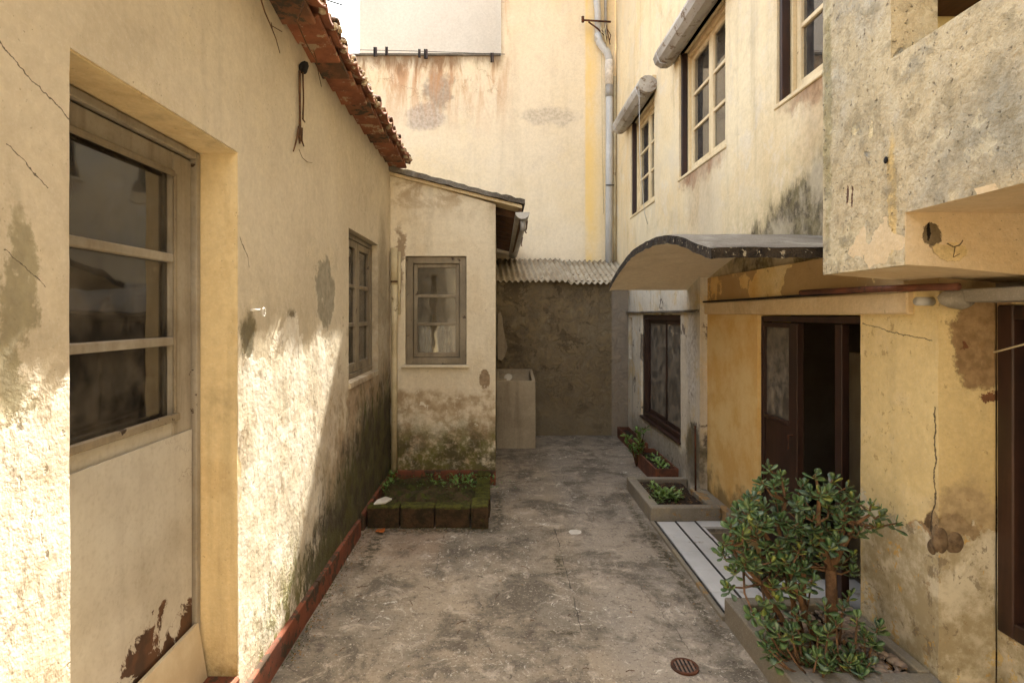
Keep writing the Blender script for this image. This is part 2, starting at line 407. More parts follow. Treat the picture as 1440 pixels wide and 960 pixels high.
m_back = plaster('yellow_render', S(228,212,184), S(224,205,170), S(222,206,180), barethr=.8, streak=.1, dirt=.12, bump=.25, cmask=(1, 0, 1), post=back_post,
    blobs=[((-1.05, 8.2, 4.35), (.3, .3, .22), S(190,176,164), .75, .3, 5), ((-1.05, 8.2, 2.95), (.9, .3, .17), S(200,180,158), .8, .4, 3),
           ((.75, 8.2, 4.35), (.45, .3, .14), S(206,192,172), .7, .3, 4), ((-.85, 8.2, 4.75), (.22, .3, .3), S(166,152,138), .8, .4, 5)],
    cracks=[([(-.95, 8.2, 2.85), (-.55, 8.2, 2.83), (-.25, 8.2, 2.9), (.3, 8.2, 2.92)], .007, .06, 5)])
m_far = plaster('pale_cream_render', S(216,209,196), S(210,203,190), barethr=.9, streak=.05, dirt=.05, bump=.1)
def upper_post(m, col, h):
    z = m.xyz()[2]; y = m.xyz()[1]
    e = m.mt('ADD', m.mt('SUBTRACT', z, 2.33), m.mt('MULTIPLY', m.mt('SUBTRACT', y, 2.6), .34))
    e = m.mt('ADD', e, m.mt('MULTIPLY', m.mt('SUBTRACT', m.noise(8, 8, .76, sx=(1, 1, .5)), .5), .5))
    f = m.rng(e, .06, .2, 1, 0)
    out = m.mix(m.mt('MULTIPLY', f, .93), col, m.mix(m.rng(m.noise(24, 6, .7), .45, .62), S(46,38,28), S(120,108,88)))
    e = m.mt('ADD', e, m.mt('MULTIPLY', m.mt('SUBTRACT', m.noise(3, 7, .7), .5), .5))
    f = m.mt('MULTIPLY', m.rng(e, .1, .5, 1, 0), m.rng(m.noise(9, 7, .7), .35, .6))
    out = m.mix(m.mt('MULTIPLY', f, .4), out, S(150,136,92))
    # pale washed diagonals
    wv = m.noise(1.5, 8, .62, sx=(1, .9, .45), dist=.7)
    out = m.mix(m.mt('MULTIPLY', m.rng(wv, .48, .6), .55), out, S(206,190,160))
    return out, h
def under(y0, y1, z, col=S(146,100,72)):
    return [((1.70, (y0+y1)/2, z - .05), (.3, (y1-y0)/2, .11), col, .95, .3, 9, .6), ((1.70, (y0+y1)/2, z - .3), (.3, (y1-y0)/3, .4), S(190,162,124), .6, .3, 9, .6)]
m_upper = plaster('upper_facade_render', S(228,210,172), S(220,196,152), S(222,208,182), barethr=.76, bare=S(196,176,142), streak=.3, dirt=.3, bump=.4, post=upper_post,
    blobs=under(4.25, 5.33, 2.76) + under(2.5, 3.4, 2.77, S(160,120,88)))
def pier_post(m, col, h):
    z = m.xyz()[2]; y = m.xyz()[1]
    e = m.mt('ADD', z, m.mt('MULTIPLY', m.mt('SUBTRACT', m.noise(3.2, 12, .68), .5), .75))
    near = m.rng(y, 2.66, 2.6)
    f = m.mt('MULTIPLY', m.rng(e, .62, .635, 1, 0), near)
    flk = m.rng(m.noise(4.3, 12, .7), .4, .42)
    pale = m.mix(m.rng(m.noise(5, 12, .76), .4, .6), S(214,202,174), S(172,156,122)); pale = m.mix(m.mt('MULTIPLY', m.rng(m.noise(11, 9, .76, dist=.5), .57, .61), .7), pale, S(128,112,88)); pale = m.mix(m.mt('MULTIPLY', m.rng(m.noise(7, 9, .74), .6, .615), .8), pale, S(206,164,88))
    out = m.mix(m.mt('MULTIPLY', f, flk), col, pale); out = m.mix(m.mt('MULTIPLY', m.rng(m.noise(17, 9, .75), .62, .66), .5), out, S(150,116,70))
    low = m.mt('MULTIPLY', m.rng(e, .1, .45, 1, 0), m.mt('MULTIPLY', near, m.rng(m.noise(8, 7, .7), .35, .6)))
    out = m.mix(m.mt('MULTIPLY', low, .5), out, S(112,100,72))
    # warmer, rubbed ochre on the far side of the door
    far = m.rng(y, 3.6, 3.7)
    out = m.mix(m.mt('MULTIPLY', far, .8), out, m.mix(m.rng(m.noise(3.5, 8, .65), .4, .62), S(206,160,88), S(218,186,126)))
    lf = m.mt('MULTIPLY', far, m.mt('MULTIPLY', m.rng(e, .15, .3, 1, 0), .7))
    out = m.mix(lf, out, S(92,76,48))
    up = m.mt('MULTIPLY', m.rng(z, 1.585, 1.6), m.rng(m.noise(2.2, 9, .62), .5, .515))
    out = m.mix(m.mt('MULTIPLY', up, .8), out, S(158,128,88))
    h = m.mt('SUBTRACT', h, m.mt('MULTIPLY', m.mt('MULTIPLY', f, flk), .4))
    return out, h
m_pier = plaster('ochre_render', S(226,202,146), S(218,190,130), S(228,206,158), barethr=.8, streak=.15, dirt=.18, bump=.5, cmask=(0, 1, 1), post=pier_post,
    blobs=[((1.68, 2.19, .63), (.2, .075, .11), S(112,90,64), 1, .06, 12, .1), ((1.73, 2.16, .63), (.09, .1, .12), S(112,90,64), 1, .06, 12, .1),
           ((1.84, 2.16, 1.42), (.12, .1, .22), S(170,140,100), 1, .14, 9, .1), ((1.87, 2.16, 1.19), (.03, .1, .032), S(118,66,42), .9, .12, 18, .15),
           ((1.78, 2.16, 1.38), (.012, .1, .022), S(118,66,42), .8, .08, 18, .15),
           ((1.8, 2.16, .55), (.15, .1, .36), S(190,166,128), .75, .2, 7, .2), ((1.68, 2.26, .62), (.2, .08, .06), S(186,156,120), 1, .08, 9, .1)],
    cracks=[([(1.685, 2.182, 1.15), (1.685, 2.184, .95), (1.685, 2.19, .8), (1.685, 2.205, .7), (1.685, 2.2, .55)], .005, .045, 12),
            ([(1.68, 2.62, 1.46), (1.68, 2.4, 1.42), (1.68, 2.2, 1.40)], .0025)])
m_window_wall = plaster('grey_white_render', S(214,206,188), S(196,186,168), S(206,180,126), bare=S(132,122,110), barethr=.6, barescale=2.6, streak=.5, dirt=.45, bump=.5,
    blobs=[((1.62, 4.75, 1.15), (.2, .14, .5), S(196,192,186), .7), ((1.62, 4.7, .35), (.2, .2, .28), S(84,76,52), .85, .25, 8), ((1.62, 5.8, .2), (.2, 1.3, .17), S(140,134,124), .7)])
def bal_post(m, col, h):
    a = m.noise(11, 9, .74, dist=.1); b = m.noise(4, 9, .74, dist=.15)
    out = m.mix(m.mt('MULTIPLY', m.rng(a, .5, .62), .55), col, S(128,116,88)); out = m.mix(m.mt('MULTIPLY', m.rng(a, .46, .36), .5), out, S(206,192,158))
    out = m.mix(m.mt('MULTIPLY', m.rng(b, .52, .64), .45), out, S(134,130,116))
    p = m.rng(m.noise(48, 4, .7), .63, .7); out = m.mix(m.mt('MULTIPLY', p, .6), out, S(84,70,48))
    return out, m.mt('SUBTRACT', m.mt('ADD', h, m.mt('MULTIPLY', a, 1.1)), m.mt('MULTIPLY', p, .6))
m_balcony = plaster('raw_weathered_render', S(192,174,138), S(172,156,124), S(186,176,154), bare=S(154,150,136), barethr=.63, barescale=1.9, streak=.3, dirt=.6, bump=1.0, post=bal_post,
    grime=S(122,108,74),
    blobs=[((1.35, 2.2, 1.76), (.2, .16, .1), S(222,208,172), .7, .2, 7, .6), ((1.35, 1.55, 2.0), (.2, .28, .16), S(142,144,136), .55, .3, 4, .8),
           ((1.35, 1.95, 1.9), (.2, .025, .22), S(222,186,112), .7, .06, 9), ((1.35, 2.33, 2.3), (.2, .03, .6), S(132,124,70), .5, .06, 9),
           ((1.35, 2.16, 2.2), (.2, .02, .02), S(226,206,160), 1, .05, 20, .1), ((1.35, 2.06, 2.17), (.2, .012, .035), S(226,206,160), 1, .05, 20, .1),
           ((1.35, 2.2, 1.96), (.2, .008, .04), S(92,60,40), 1, .03, 20, .2), ((1.35, 2.17, 1.95), (.2, .006, .045), S(92,60,40), 1, .03, 20, .2)])
m_soffit = plaster('tan_soffit_render', S(214,190,150), S(202,176,136), S(222,202,166), barethr=.78, bare=S(176,152,116), streak=.1, cmask=(1, 0, 1), dirt=.4, bump=.5,
    blobs=[((1.44, 1.89, 1.765), (.028, .05, .042), S(120,104,76), 1, .05, 16, .1), ((1.43, 1.89, 1.775), (.006, .05, .035), S(30,22,14), 1, .03, 16, .15), ((1.5, 1.89, 1.71), (.06, .05, .03), S(222,196,140), .9, .08, 10, .1)],
    cracks=[([(1.49, 1.89, 1.735), (1.51, 1.89, 1.722), (1.53, 1.89, 1.73), (1.54, 1.89, 1.745)], .003, .01, 20), ([(1.515, 1.89, 1.722), (1.51, 1.89, 1.69), (1.53, 1.89, 1.7)], .002, .01, 20)])
def dark_post(m, col, h):
    x = m.xyz()[0]; z = m.xyz()[2]
    c = m.rng(m.noise(9, 7, .7, dist=.6), .4, .62)
    out = m.mix(m.mt('MULTIPLY', c, .6), col, S(128,110,80))
    g = m.rng(m.noise(3.2, 9, .76, dist=.5), .56, .6); out = m.mix(m.mt('MULTIPLY', g, .5), out, S(60,50,36)); out = m.mix(m.mt('MULTIPLY', m.rng(z, .5, .15), .4), out, S(132,120,98))
    b = m.rng(x, 1.4, 1.43)
    out = m.mix(m.mt('MULTIPLY', b, .6), out, S(150,140,128))
    return out, m.mt('ADD', h, c)
m_dark = plaster('dark_damp_cement', S(122,108,84), S(96,84,64), S(138,124,98), bare=S(140,128,104), barethr=.64, barescale=4, streak=.25, dirt=.55, bump=.9, grime=S(58,48,34), post=dark_post)
m_sink = plaster('damp_concrete', S(166,152,128), S(142,128,106), S(172,158,134), bare=S(96,82,64), barethr=.7, streak=.5, dirt=.35, bump=.4, grime=S(86,74,56))
m_curb = plaster('grey_concrete', S(142,134,120), S(124,116,102), S(150,138,112), bare=S(156,128,88), barethr=.6, barescale=3.5, streak=.2, dirt=.5, bump=.6, grime=S(92,82,62))
m_lichen = plaster('lichened_concrete', S(118,110,98), S(80,72,62), S(150,144,132), bare=S(160,152,138), barethr=.66, barescale=6, streak=.2, dirt=.6, bump=.9, grime=S(44,36,26))
m_blacklichen = simple('black_lichen_edge', S(60,50,38), S(34,28,22), 16, 1, 1, .02, c3=S(156,144,120), t3=.6)
m_vault = plaster('vault_soffit_paint', S(232,218,192), S(224,208,180), barethr=.85, streak=.05, dirt=.25, bump=.2)
m_loggia = plaster('loggia_render', S(226,206,150), S(216,196,140), barethr=.85, streak=.05, dirt=.1, bump=.2)

def ground_mat():
    m = Mat('worn_cement_ground')
    x, y, z = m.xyz()
    n1 = m.noise(1.0, 8, .6); n2 = m.noise(2.6, 9, .72, dist=.4); n3 = m.noise(34, 5, .65)
    col = m.mix(m.rng(n1, .38, .6), S(150,135,114), S(122,112,97))
    right = m.rng(x, .42, .6); col = m.mix(m.mt('MULTIPLY', right, .4), col, S(140,132,122))
    far = m.rng(y, 5.0, 6.8); col = m.mix(m.mt('MULTIPLY', far, .5), col, S(128,116,98))
    col = m.mix(m.mt('MULTIPLY', m.rng(n2, .46, .6), .8), col, S(86,78,66))
    left = m.mt('MULTIPLY', m.rng(x, -.3, -.42), m.rng(y, 3.2, 3.7)); col = m.mix(m.mt('MULTIPLY', left, .5), col, S(166,142,118))
    a = m.noise(6.5, 9, .76, dist=.8); col = m.mix(m.mt('MULTIPLY', m.rng(a, .53, .66), .6), col, S(184,170,152))
    col = m.mix(m.mt('MULTIPLY', m.rng(a, .46, .35), .55), col, S(74,64,56))
    b = m.noise(14, 8, .78, dist=1.6); col = m.mix(m.mt('MULTIPLY', m.mt('MULTIPLY', m.rng(b, .58, .65), m.rng(m.noise(1.9, 4), .46, .58)), .8), col, S(214,206,192))
    c = m.noise(5.2, 9, .78, dist=1.2); col = m.mix(m.mt('MULTIPLY', m.rng(c, .63, .67), .75), col, S(204,194,176))
    d2 = m.rng(m.noise(24, 6, .75, dist=.8), .6, .67); col = m.mix(m.mt('MULTIPLY', d2, .65), col, S(54,45,34))
    sp = m.rng(m.noise(75, 4, .7), .6, .68); col = m.mix(m.mt('MULTIPLY', sp, .45), col, S(206,196,180))
    sp = m.rng(m.noise(58, 4, .7), .42, .35); col = m.mix(m.mt('MULTIPLY', sp, .5), col, S(58,48,38))
    for c_, r_ in (((.37, 3.4, 0), (.035, .2, .5)), ((.33, 2.69, 0), (.1, .022, .5)), ((-.8, 3.7, 0), (.06, .5, .5)), ((-.42, 3.95, 0), (.55, .06, .5)), ((.0, 4.4, 0), (.05, .5, .5)), ((1.04, 3.6, 0), (.05, 1.3, .5))):
        f = m.mt('MULTIPLY', m.blob(c_, r_, .1, 13, .6), m.rng(m.noise(26, 5, .75), .44, .56))
        col = m.mix(m.mt('MULTIPLY', f, .85), col, S(58,52,28))
    cr = m.crack([(.4, 2.68, 0), (.4, 4.04, 0)], .004, .03, 9, (1, 1, 0))
    for c_ in ([(.4, 2.69, 0), (.1, 2.68, 0)], [(-.37, 3.3, 0), (-.355, 4.0, 0)],
              [(.62, 5.6, 0), (.6, 4.8, 0), (.68, 4.1, 0)], [(.78, 3.2, 0), (.86, 2.6, 0), (.84, 2.0, 0)]):
        cr = m.mt('MAXIMUM', cr, m.mt('MULTIPLY', m.crack(c_, .0035, .07, 6, (1, 1, 0)), .7))
    cr = m.mt('MULTIPLY', cr, m.rng(m.noise(7, 3), .35, .55))
    col = m.mix(m.mt('MULTIPLY', cr, .65), col, S(40,32,24))
    h = m.mt('ADD', m.mt('MULTIPLY', a, .8), m.mt('MULTIPLY', n3, .35)); h = m.mt('SUBTRACT', h, m.mt('MULTIPLY', cr, .6))
    h = m.mt('ADD', h, m.mt('MULTIPLY', b, .5))
    return m.done(col, m.rng(n2, .3, .7, .62, .9), h, .65, .012, spec=.3)
m_ground = ground_mat()
m_terra = simple('terracotta_paint', S(130,74,50), S(100,60,42), 7, .8, .5, c3=S(72,56,40), t3=.5)
m_pot = simple('terracotta_pot', S(118,72,52), S(86,56,42), 9, .8, .3, c3=S(72,52,38), t3=.58)
m_tile_roof = simple('clay_tile', S(150,96,68), S(118,74,54), 6, .85, .6, .006, c3=S(168,146,116), t3=.55)
m_tile_roof2 = simple('clay_tile_soiled', S(136,92,66), S(96,70,52), 7, .9, .6, .006, c3=S(72,64,52), t3=.52)
m_mortar = simple('lime_mortar', S(196,178,148), S(160,140,112), 14, .95, .6)
m_door = painted_wood('grey_door_paint', S(194,188,174), S(176,168,152), wear=S(88,58,36), thr=.72, low=.56, grain=.12)
m_doorrail = painted_wood('grey_rail_paint', S(162,154,138), S(140,130,112), wear=S(84,62,42), thr=.66)
m_sash = painted_wood('weathered_sash_paint', S(142,130,108), S(118,106,86), wear=S(72,56,40), thr=.62)
m_cream_sash = painted_wood('cream_sash_paint', S(224,204,164), S(206,184,142), wear=S(140,108,70), thr=.7)
m_brown = painted_wood('dark_brown_paint', S(54,34,26), S(40,26,20), wear=S(92,60,42), thr=.72, rough=.45)
m_board = simple('dirty_white_board', S(206,192,162), S(188,170,138), 4, .7, .2, c3=S(150,128,96), t3=.66)
m_zinc = simple('galvanised_metal', S(176,172,164), S(146,142,136), 6, .5, .2, metal=.25, c3=S(120,104,84), t3=.66)
m_pvc = simple('grey_pvc', S(190,188,184), S(172,170,166), 3, .45, .1, c3=S(120,112,100), t3=.72)
m_pvc_old = simple('stained_cream_pipe', S(196,182,148), S(170,154,120), 5, .6, .2, c3=S(110,92,66), t3=.62)
m_tape = simple('pale_tape', S(214,204,190), S(188,178,164), 20, .8, .5)
m_rust = simple('rusty_iron', S(92,54,34), S(58,38,28), 18, .9, .6)
m_black = simple('black_rubber', S(30,27,24), S(18,16,15), 9, .8, .2)
m_wood_dark = simple('old_roof_boards', S(92,66,46), S(64,46,34), 5, .9, .5, sx=(1, .1, 1))
m_corr = simple('weathered_fibre_cement', S(176,164,142), S(148,134,112), 5, .85, .4, c3=S(104,90,68), t3=.6)
m_white_tile = simple('white_glazed_tile', S(206,206,204), S(190,190,188), 3, .32, .1, .002, spec=.5, c3=S(158,150,136), t3=.6)
m_beige_tile = simple('beige_glazed_tile', S(160,146,124), S(142,128,106), 3, .4, .1, .002, c3=S(112,98,80), t3=.66)
m_grout = simple('dark_grout', S(92,84,74), S(70,64,56), 12, .9, .3)
m_strip = simple('dark_grip_strip', S(60,58,54), S(46,44,42), 20, .85, .5)
m_soil = simple('dark_soil', S(62,48,36), S(40,30,22), 22, .98, 1, .02, c3=S(96,78,58), t3=.66)
def mossbrick():
    m = Mat('mossy_brick'); nz = m.n.new('ShaderNodeSeparateXYZ'); m.L(m.geo.outputs['Normal'], nz.inputs[0])
    n = m.noise(12, 7, .7); side = m.mix(m.rng(n, .4, .6), S(74,56,38), S(50,42,28)); top = m.mix(m.rng(m.noise(20, 6, .7), .4, .6), S(92,92,36), S(64,62,30))
    f = m.rng(m.mt('ADD', nz.outputs[2], m.mt('MULTIPLY', m.noise(16, 6, .75), .9)), .5, .85)
    return m.done(m.mix(m.mt('MULTIPLY', f, .9), side, top), .95, m.noise(45, 6, .75), 1, .015, spec=.2)
m_mossbrick = mossbrick()
m_moss = simple('moss', S(74,80,34), S(54,58,26), 16, 1, 1, .02, c3=S(118,122,52), t3=.6)
m_mosssoil = simple('mossy_soil', S(92,74,52), S(64,58,32), 7, 1, 1, .025, c3=S(80,84,34), t3=.54)
m_leafdry = simple('dry_leaf', S(140,106,64), S(96,72,44), 20, .9, .2)
m_twig = simple('dry_stem', S(96,68,44), S(70,50,34), 30, .95, .6)
m_paper = simple('pale_shard', S(214,208,196), S(190,182,168), 9, .8, .2)
m_room = simple('dim_room_wall', S(168,154,132), S(150,136,116), 2, .95, .1)
m_curtain = simple('pale_net_curtain', S(214,206,192), S(196,186,170), 4, .9, .3, sx=(9, 9, .3))
m_frost = glass('frosted_glass', (.30, .31, .31, 1), 1.5, .3, .5, .6, .05)
m_glass = glass('old_glass', (.62, .62, .58, 1), 1.6, .03, .14, .2, .06)
m_glass_up = glass('upper_glass', (.85, .86, .88, 1), 1.6, .02, .1, .1, .16)
m_blind = simple('grey_roller_slats', S(176,170,160), S(140,132,122), 5, .6, .35, c3=S(112,94,74), t3=.56, sx=(1, .3, 1))
m_bark = simple('jade_bark', S(128,96,68), S(96,72,50), 26, .9, .7, .006)
m_peb = simple('river_pebble', S(164,142,120), S(104,92,84), 13, .7, .2, c3=S(168,152,132), t3=.55)
def leaf_mat(name, a, b, tip):
    m = Mat(name); oi = m.n.new('ShaderNodeObjectInfo')
    c = m.mix(oi.outputs['Random'], a, b)
    c = m.mix(m.rng(m.noise(40, 3), .45, .75, 0, .5), c, tip)
    mm = m.done(c, .38, m.noise(60, 3), .12, .002, spec=.5)
    m.bsdf.inputs['Subsurface Weight'].default_value = .0
    return mm
m_leaf = leaf_mat('jade_leaf', S(70,98,56), S(106,130,74), S(142,150,92))
m_leaf2 = leaf_mat('jade_leaf_yellowing', S(122,134,58), S(150,150,70), S(170,150,80))
m_leaf3 = leaf_mat('jade_leaf_bluish', S(84,104,82), S(108,126,98), S(134,146,112))
m_weed = leaf_mat('weed_leaf', S(74,102,38), S(98,128,52), S(120,140,60))

# ------------------------------------------------------------------ ground
bm_lines_x = lines(-60, 60, 6, (1.45, 1.66, 5.0, -1.0, 1.7, 2.2), None)
gx = sorted(set([-60, -30, -12, -5, -2] + [round(-1.0 + .05 * i, 3) for i in range(55)] + [1.45, 1.7, 2.5, 5.0, 8, 14, 30, 60]))
gy = sorted(set([-60, -30, -12, -4, -1, 0, 1] + [round(1.6 + .05 * i, 3) for i in range(116)] + [3.2, 3.98, 8.4, 12, 20, 40, 90]))
slab('ground', lambda u, v, w_: (u, v, w_), gx, gy, [(1.45, 5.0, 3.2, 3.98)], .5, .003, m_ground, kind='structure')

# ------------------------------------------------------------------ left house
house = thing('house', 'low cream house on the left with clay tile eave and sunlit flaking wall', 'house', (XL, 2.5, 0))
DY0, DY1, DZ0, DZ1 = 1.262, 2.082, .18, 2.092
WY0, WY1, WZ0, WZ1 = 3.62, 4.52, 1.056, 2.052
yl = lines(-3.6, 5.04, .3, (DY0, DY1, WY0, WY1), (.9, 5.04, .026))
zl = lines(-.1, 2.84, .026, (DZ0, DZ1, WZ0, WZ1))
slab('wall', lambda u, v, w_: (XL + w_, u, v), yl, zl, [(DY0, DY1, DZ0, DZ1), (WY0, WY1, WZ0, WZ1)], .3, .0035, m_left, house)
# reveals of the door: smooth ochre render set just inside the opening
bm = bmesh.new()
box(bm, (-1.25, DY1 - .006, DZ0), (XL - .002, DY1 + .03, DZ1)); box(bm, (-1.25, DY0 - .03, DZ0), (XL - .004, DY0 + .004, DZ1))
box(bm, (-1.25, DY0 + .004, DZ1 - .006), (XL - .003, DY1 - .006, DZ1 + .03))
fin('door_reveal', bm, m_reveal, house)
bm = bmesh.new()
box(bm, (-1.25, WY1 - .005, WZ0), (XL - .002, WY1 + .03, WZ1)); box(bm, (-1.2, WY0, WZ0 - .03), (XL + .012, WY1, WZ0 + .004))
fin('window_reveal', bm, m_left, house)
for lo, hi in (((-4.3, -3.6, -.1), (-4.1, 5.04, 2.84)), ((-4.1, -3.6, -.1), (-1.25, -3.4, 2.84)), ((-4.1, 4.9, -.1), (-1.25, 5.03, 2.84))):
    B('wall', lo, hi, m_left, house, bevel=0)
B('ceiling', (-4.1, -3.4, 2.6), (-1.25, 4.9, 2.7), m_room, house, bevel=0)
B('floor', (-4.1, -3.4, .0), (-1.25, 4.9, .17), m_room, house, bevel=0)
bm = bmesh.new(); box(bm, (-2.6, 2.2, .17), (-2.5, 4.88, 2.59)); fin('wall', bm, m_room, house)
# unseen wall added behind the viewer for bounce and to block low sky light
B('unseen_rear_wall', (-4.3, -4.2, -.1), (1.9, -3.61, 3.4), m_left, house, bevel=0)
# doorstep and leaning board
step = B('doorstep', (-1.25, DY0 + .005, .0), (-.94, DY1 - .007, .185), m_terra, house, bevel=.006, wob=.002)
bm = bmesh.new()
v = [bm.verts.new(p) for p in ((-1.05, 1.30, .187), (-1.05, 2.06, .187), (-1.078, 2.05, .39), (-1.078, 1.30, .385),
                               (-1.066, 1.30, .187), (-1.066, 2.06, .187), (-1.092, 2.05, .39), (-1.092, 1.30, .385))]
for f in ((0,1,2,3),(7,6,5,4),(0,4,5,1),(3,2,6,7),(0,3,7,4),(1,5,6,2)): bm.faces.new([v[i] for i in f])
bd = fin('board', bm, m_board, None, bevel=.002, label='dirty white board leaning on the foot of the grey door', cat='board')
# door
door = thing('door', '', ''); 
for k_ in ('label', 'category'): del door[k_]
adopt(door, house)
XD = -1.125
bm = bmesh.new(); box(bm, (-1.16, DY1 - .036, DZ0), (-1.083, DY1 - .008, DZ1 - .01)); box(bm, (-1.16, DY0 + .006, DZ0), (-1.083, DY0 + .034, DZ1 - .01)); box(bm, (-1.16, DY0 + .034, DZ1 - .036), (-1.083, DY1 - .036, DZ1 - .01))
fin('frame', bm, m_doorrail, door, bevel=.003)
a, b = DY0 + .037, DY1 - .039
GY0, GY1, GZ0, GZ1 = a + .09, 1.926, 1.14, 1.978
B('stile', (-1.145, GY1, .2), (-1.1, b, 2.05), m_doorrail, door, wob=.0015)
B('stile', (-1.145, a, .2), (-1.1, GY0, 2.05), m_doorrail, door, wob=.0015)
B('top_rail', (-1.144, GY0, GZ1), (-1.101, GY1, 2.05), m_doorrail, door)
B('lower_panel', (-1.14, GY0, .2), (-1.1035, GY1, GZ0), m_door, door, bevel=.001)
B('lower_panel', (-1.099, GY0 - .085, .2), (-1.096, b - .004, 1.09), m_door, door, bevel=.0008)
B('glazing_bead', (-1.1, GY0, GZ0), (-1.084, GY1 + .02, GZ0 + .025), m_sash, door, wob=.001)
for z in (1.41, 1.69): B('glazing_bar', (-1.135, GY0, z - .014), (-1.096, GY1, z + .014), m_doorrail, door, wob=.001)
B('glazing_bead', (-1.1, GY1 - .004, GZ0 + .025), (-1.09, GY1 + .012, GZ1), m_sash, door)
B('glazing_bead', (-1.1, GY0, GZ1 - .012), (-1.09, GY1, GZ1 + .008), m_sash, door)
for z0, z1 in ((GZ0, 1.396), (1.424, 1.676), (1.704, GZ1)):
    B('pane', (-1.122, GY0, z0), (-1.119, GY1, z1), m_glass, door, bevel=0)
# clutter seen dimly through the door
B('table', (-2.3, 1.2, .17), (-1.7, 2.1, .9), m_wood_dark, house)
# window in the left wall
def sash_window(parent, P, u0, u1, z0, z1, leaves, rows, fr=.035, st=.035, mf=m_sash, ms=m_sash, gl=m_glass, depth=.04, outer=.02, bar=.014, name='window', curtain=None):
    """P(u, w, z): u along the wall, w outward from the frame plane"""
    win = bpy.data.objects.new(name, None); COL.objects.link(win); win.empty_display_size = .1; adopt(win, parent)
    def bx(nm, ua, ub, za, zb, wa, wb, m, **k):
        p = P(ua, wa, za); q = P(ub, wb, zb); return B(nm, p, q, m, win, **k)
    bm = bmesh.new()
    for (ua, ub, za, zb) in ((u0, u0+fr, z0, z1), (u1-fr, u1, z0, z1), (u0+fr, u1-fr, z1-fr, z1), (u0+fr, u1-fr, z0, z0+fr)):
        box(bm, P(ua, -depth, za), P(ub, outer, zb))
    fin('frame', bm, mf, win, bevel=.003)
    a0, a1 = u0+fr+.002, u1-fr-.002; wl = (a1-a0)/leaves
    for i in range(leaves):
        s0, s1 = a0+i*wl+.001, a0+(i+1)*wl-.001; b0, b1 = z0+fr+.002, z1-fr-.002
        for (ua, ub, za, zb) in ((s0, s0+st, b0, b1), (s1-st, s1, b0, b1)): bx('stile', ua, ub, za, zb, -.03, .006, ms)
        for (za, zb) in ((b0, b0+st*1.25), (b1-st, b1)): bx('rail', s0+st, s1-st, za, zb, -.03, .005, ms)
        g0, g1 = b0+st*1.25, b1-st; hh = (g1-g0)/rows
        for r in range(rows):
            if r: bx('glazing_bar', s0+st, s1-st, g0+r*hh-bar, g0+r*hh+bar, -.025, .003, ms)
            bx('pane', s0+st, s1-st, g0+r*hh+(bar if r else 0), g0+(r+1)*hh-(bar if r < rows-1 else 0), -.016, -.013, gl, bevel=0)
    return win
sash_window(house, lambda u, w_, z: (-1.01 + w_, u, z), WY0 + .002, WY1 - .007, WZ0 + .006, WZ1 - .004, 2, 3, outer=.012, st=.05)
# terracotta-painted skirting in lengths
yy = DY1 + .03
sk = []
segs = [(DY1 - .002, 2.95), (2.955, 3.86), (3.95, 5.015)]
for i, (s0, s1) in enumerate(segs):
    B('skirting', (XL - .005, s0, -.01), (XL + .022 + (.002 if i == 1 else 0), s1, .118 + (.004 if i == 2 else 0)), m_terra, house, bevel=.004, wob=.0015)
# eave tiles
roof = bpy.data.objects.new('roof', None); COL.objects.link(roof); adopt(roof, house)
def channel(n=9, wd=.2, ln=.5, th=.016, up=False, sag=.045, taper=.86):
    bm = bmesh.new(); r1 = []
    for j in range(4):
        x = ln * j / 3; wj = wd * (1 if j == 0 else 1 - (1 - taper) * j / 3)
        top, bot = [], []
        for i in range(n):
            t = -1 + 2 * i / (n - 1); y = t * wj / 2; z = sag * (t * t) if not up else sag * (1 - t * t)
            k = 2 * sag * t / (wj / 2) * (1 if not up else -1) * .5
            top.append(bm.verts.new((-x, y, z + th / 2))); bot.append(bm.verts.new((-x, y, z - th / 2)))
        r1.append((top, bot))
    for (t0, b0), (t1, b1) in zip(r1, r1[1:]):
        for i in range(n - 1):
            bm.faces.new((t0[i], t0[i+1], t1[i+1], t1[i])); bm.faces.new((b0[i], b1[i], b1[i+1], b0[i+1]))
        bm.faces.new((t0[0], t1[0], b1[0], b0[0])); bm.faces.new((t0[-1], b0[-1], b1[-1], t1[-1]))
    for t0, b0 in (r1[0], r1[-1]):
        for i in range(n - 1): bm.faces.new((t0[i], b0[i], b0[i+1], t0[i+1]))
    bmesh.ops.recalc_face_normals(bm, faces=bm.faces)
    me = bpy.data.meshes.new('tile'); bm.to_mesh(me); bm.free()
    me.polygons.foreach_set('use_smooth', [True]*len(me.polygons)); return me
chan = channel(sag=.028); cover = channel(wd=.17, up=True, sag=.045); flat = None
bmf = bmesh.new(); box(bmf, (-.36, -.094, 0), (0, .094, .02)); bmesh.ops.bevel(bmf, geom=list(bmf.edges), offset=.004, segments=1, affect='EDGES')
flat = bpy.data.meshes.new('tile'); bmf.to_mesh(flat); bmf.free()
chan.materials.append(m_tile_roof); cover.materials.append(m_tile_roof2); flat.materials.append(m_tile_roof)
i = 0; y = .5
def put(me, name, loc, rot, par):
    o = bpy.data.objects.new(name, me); COL.objects.link(o); adopt(o, par)
    o.location = loc; o.rotation_euler = rot; return o
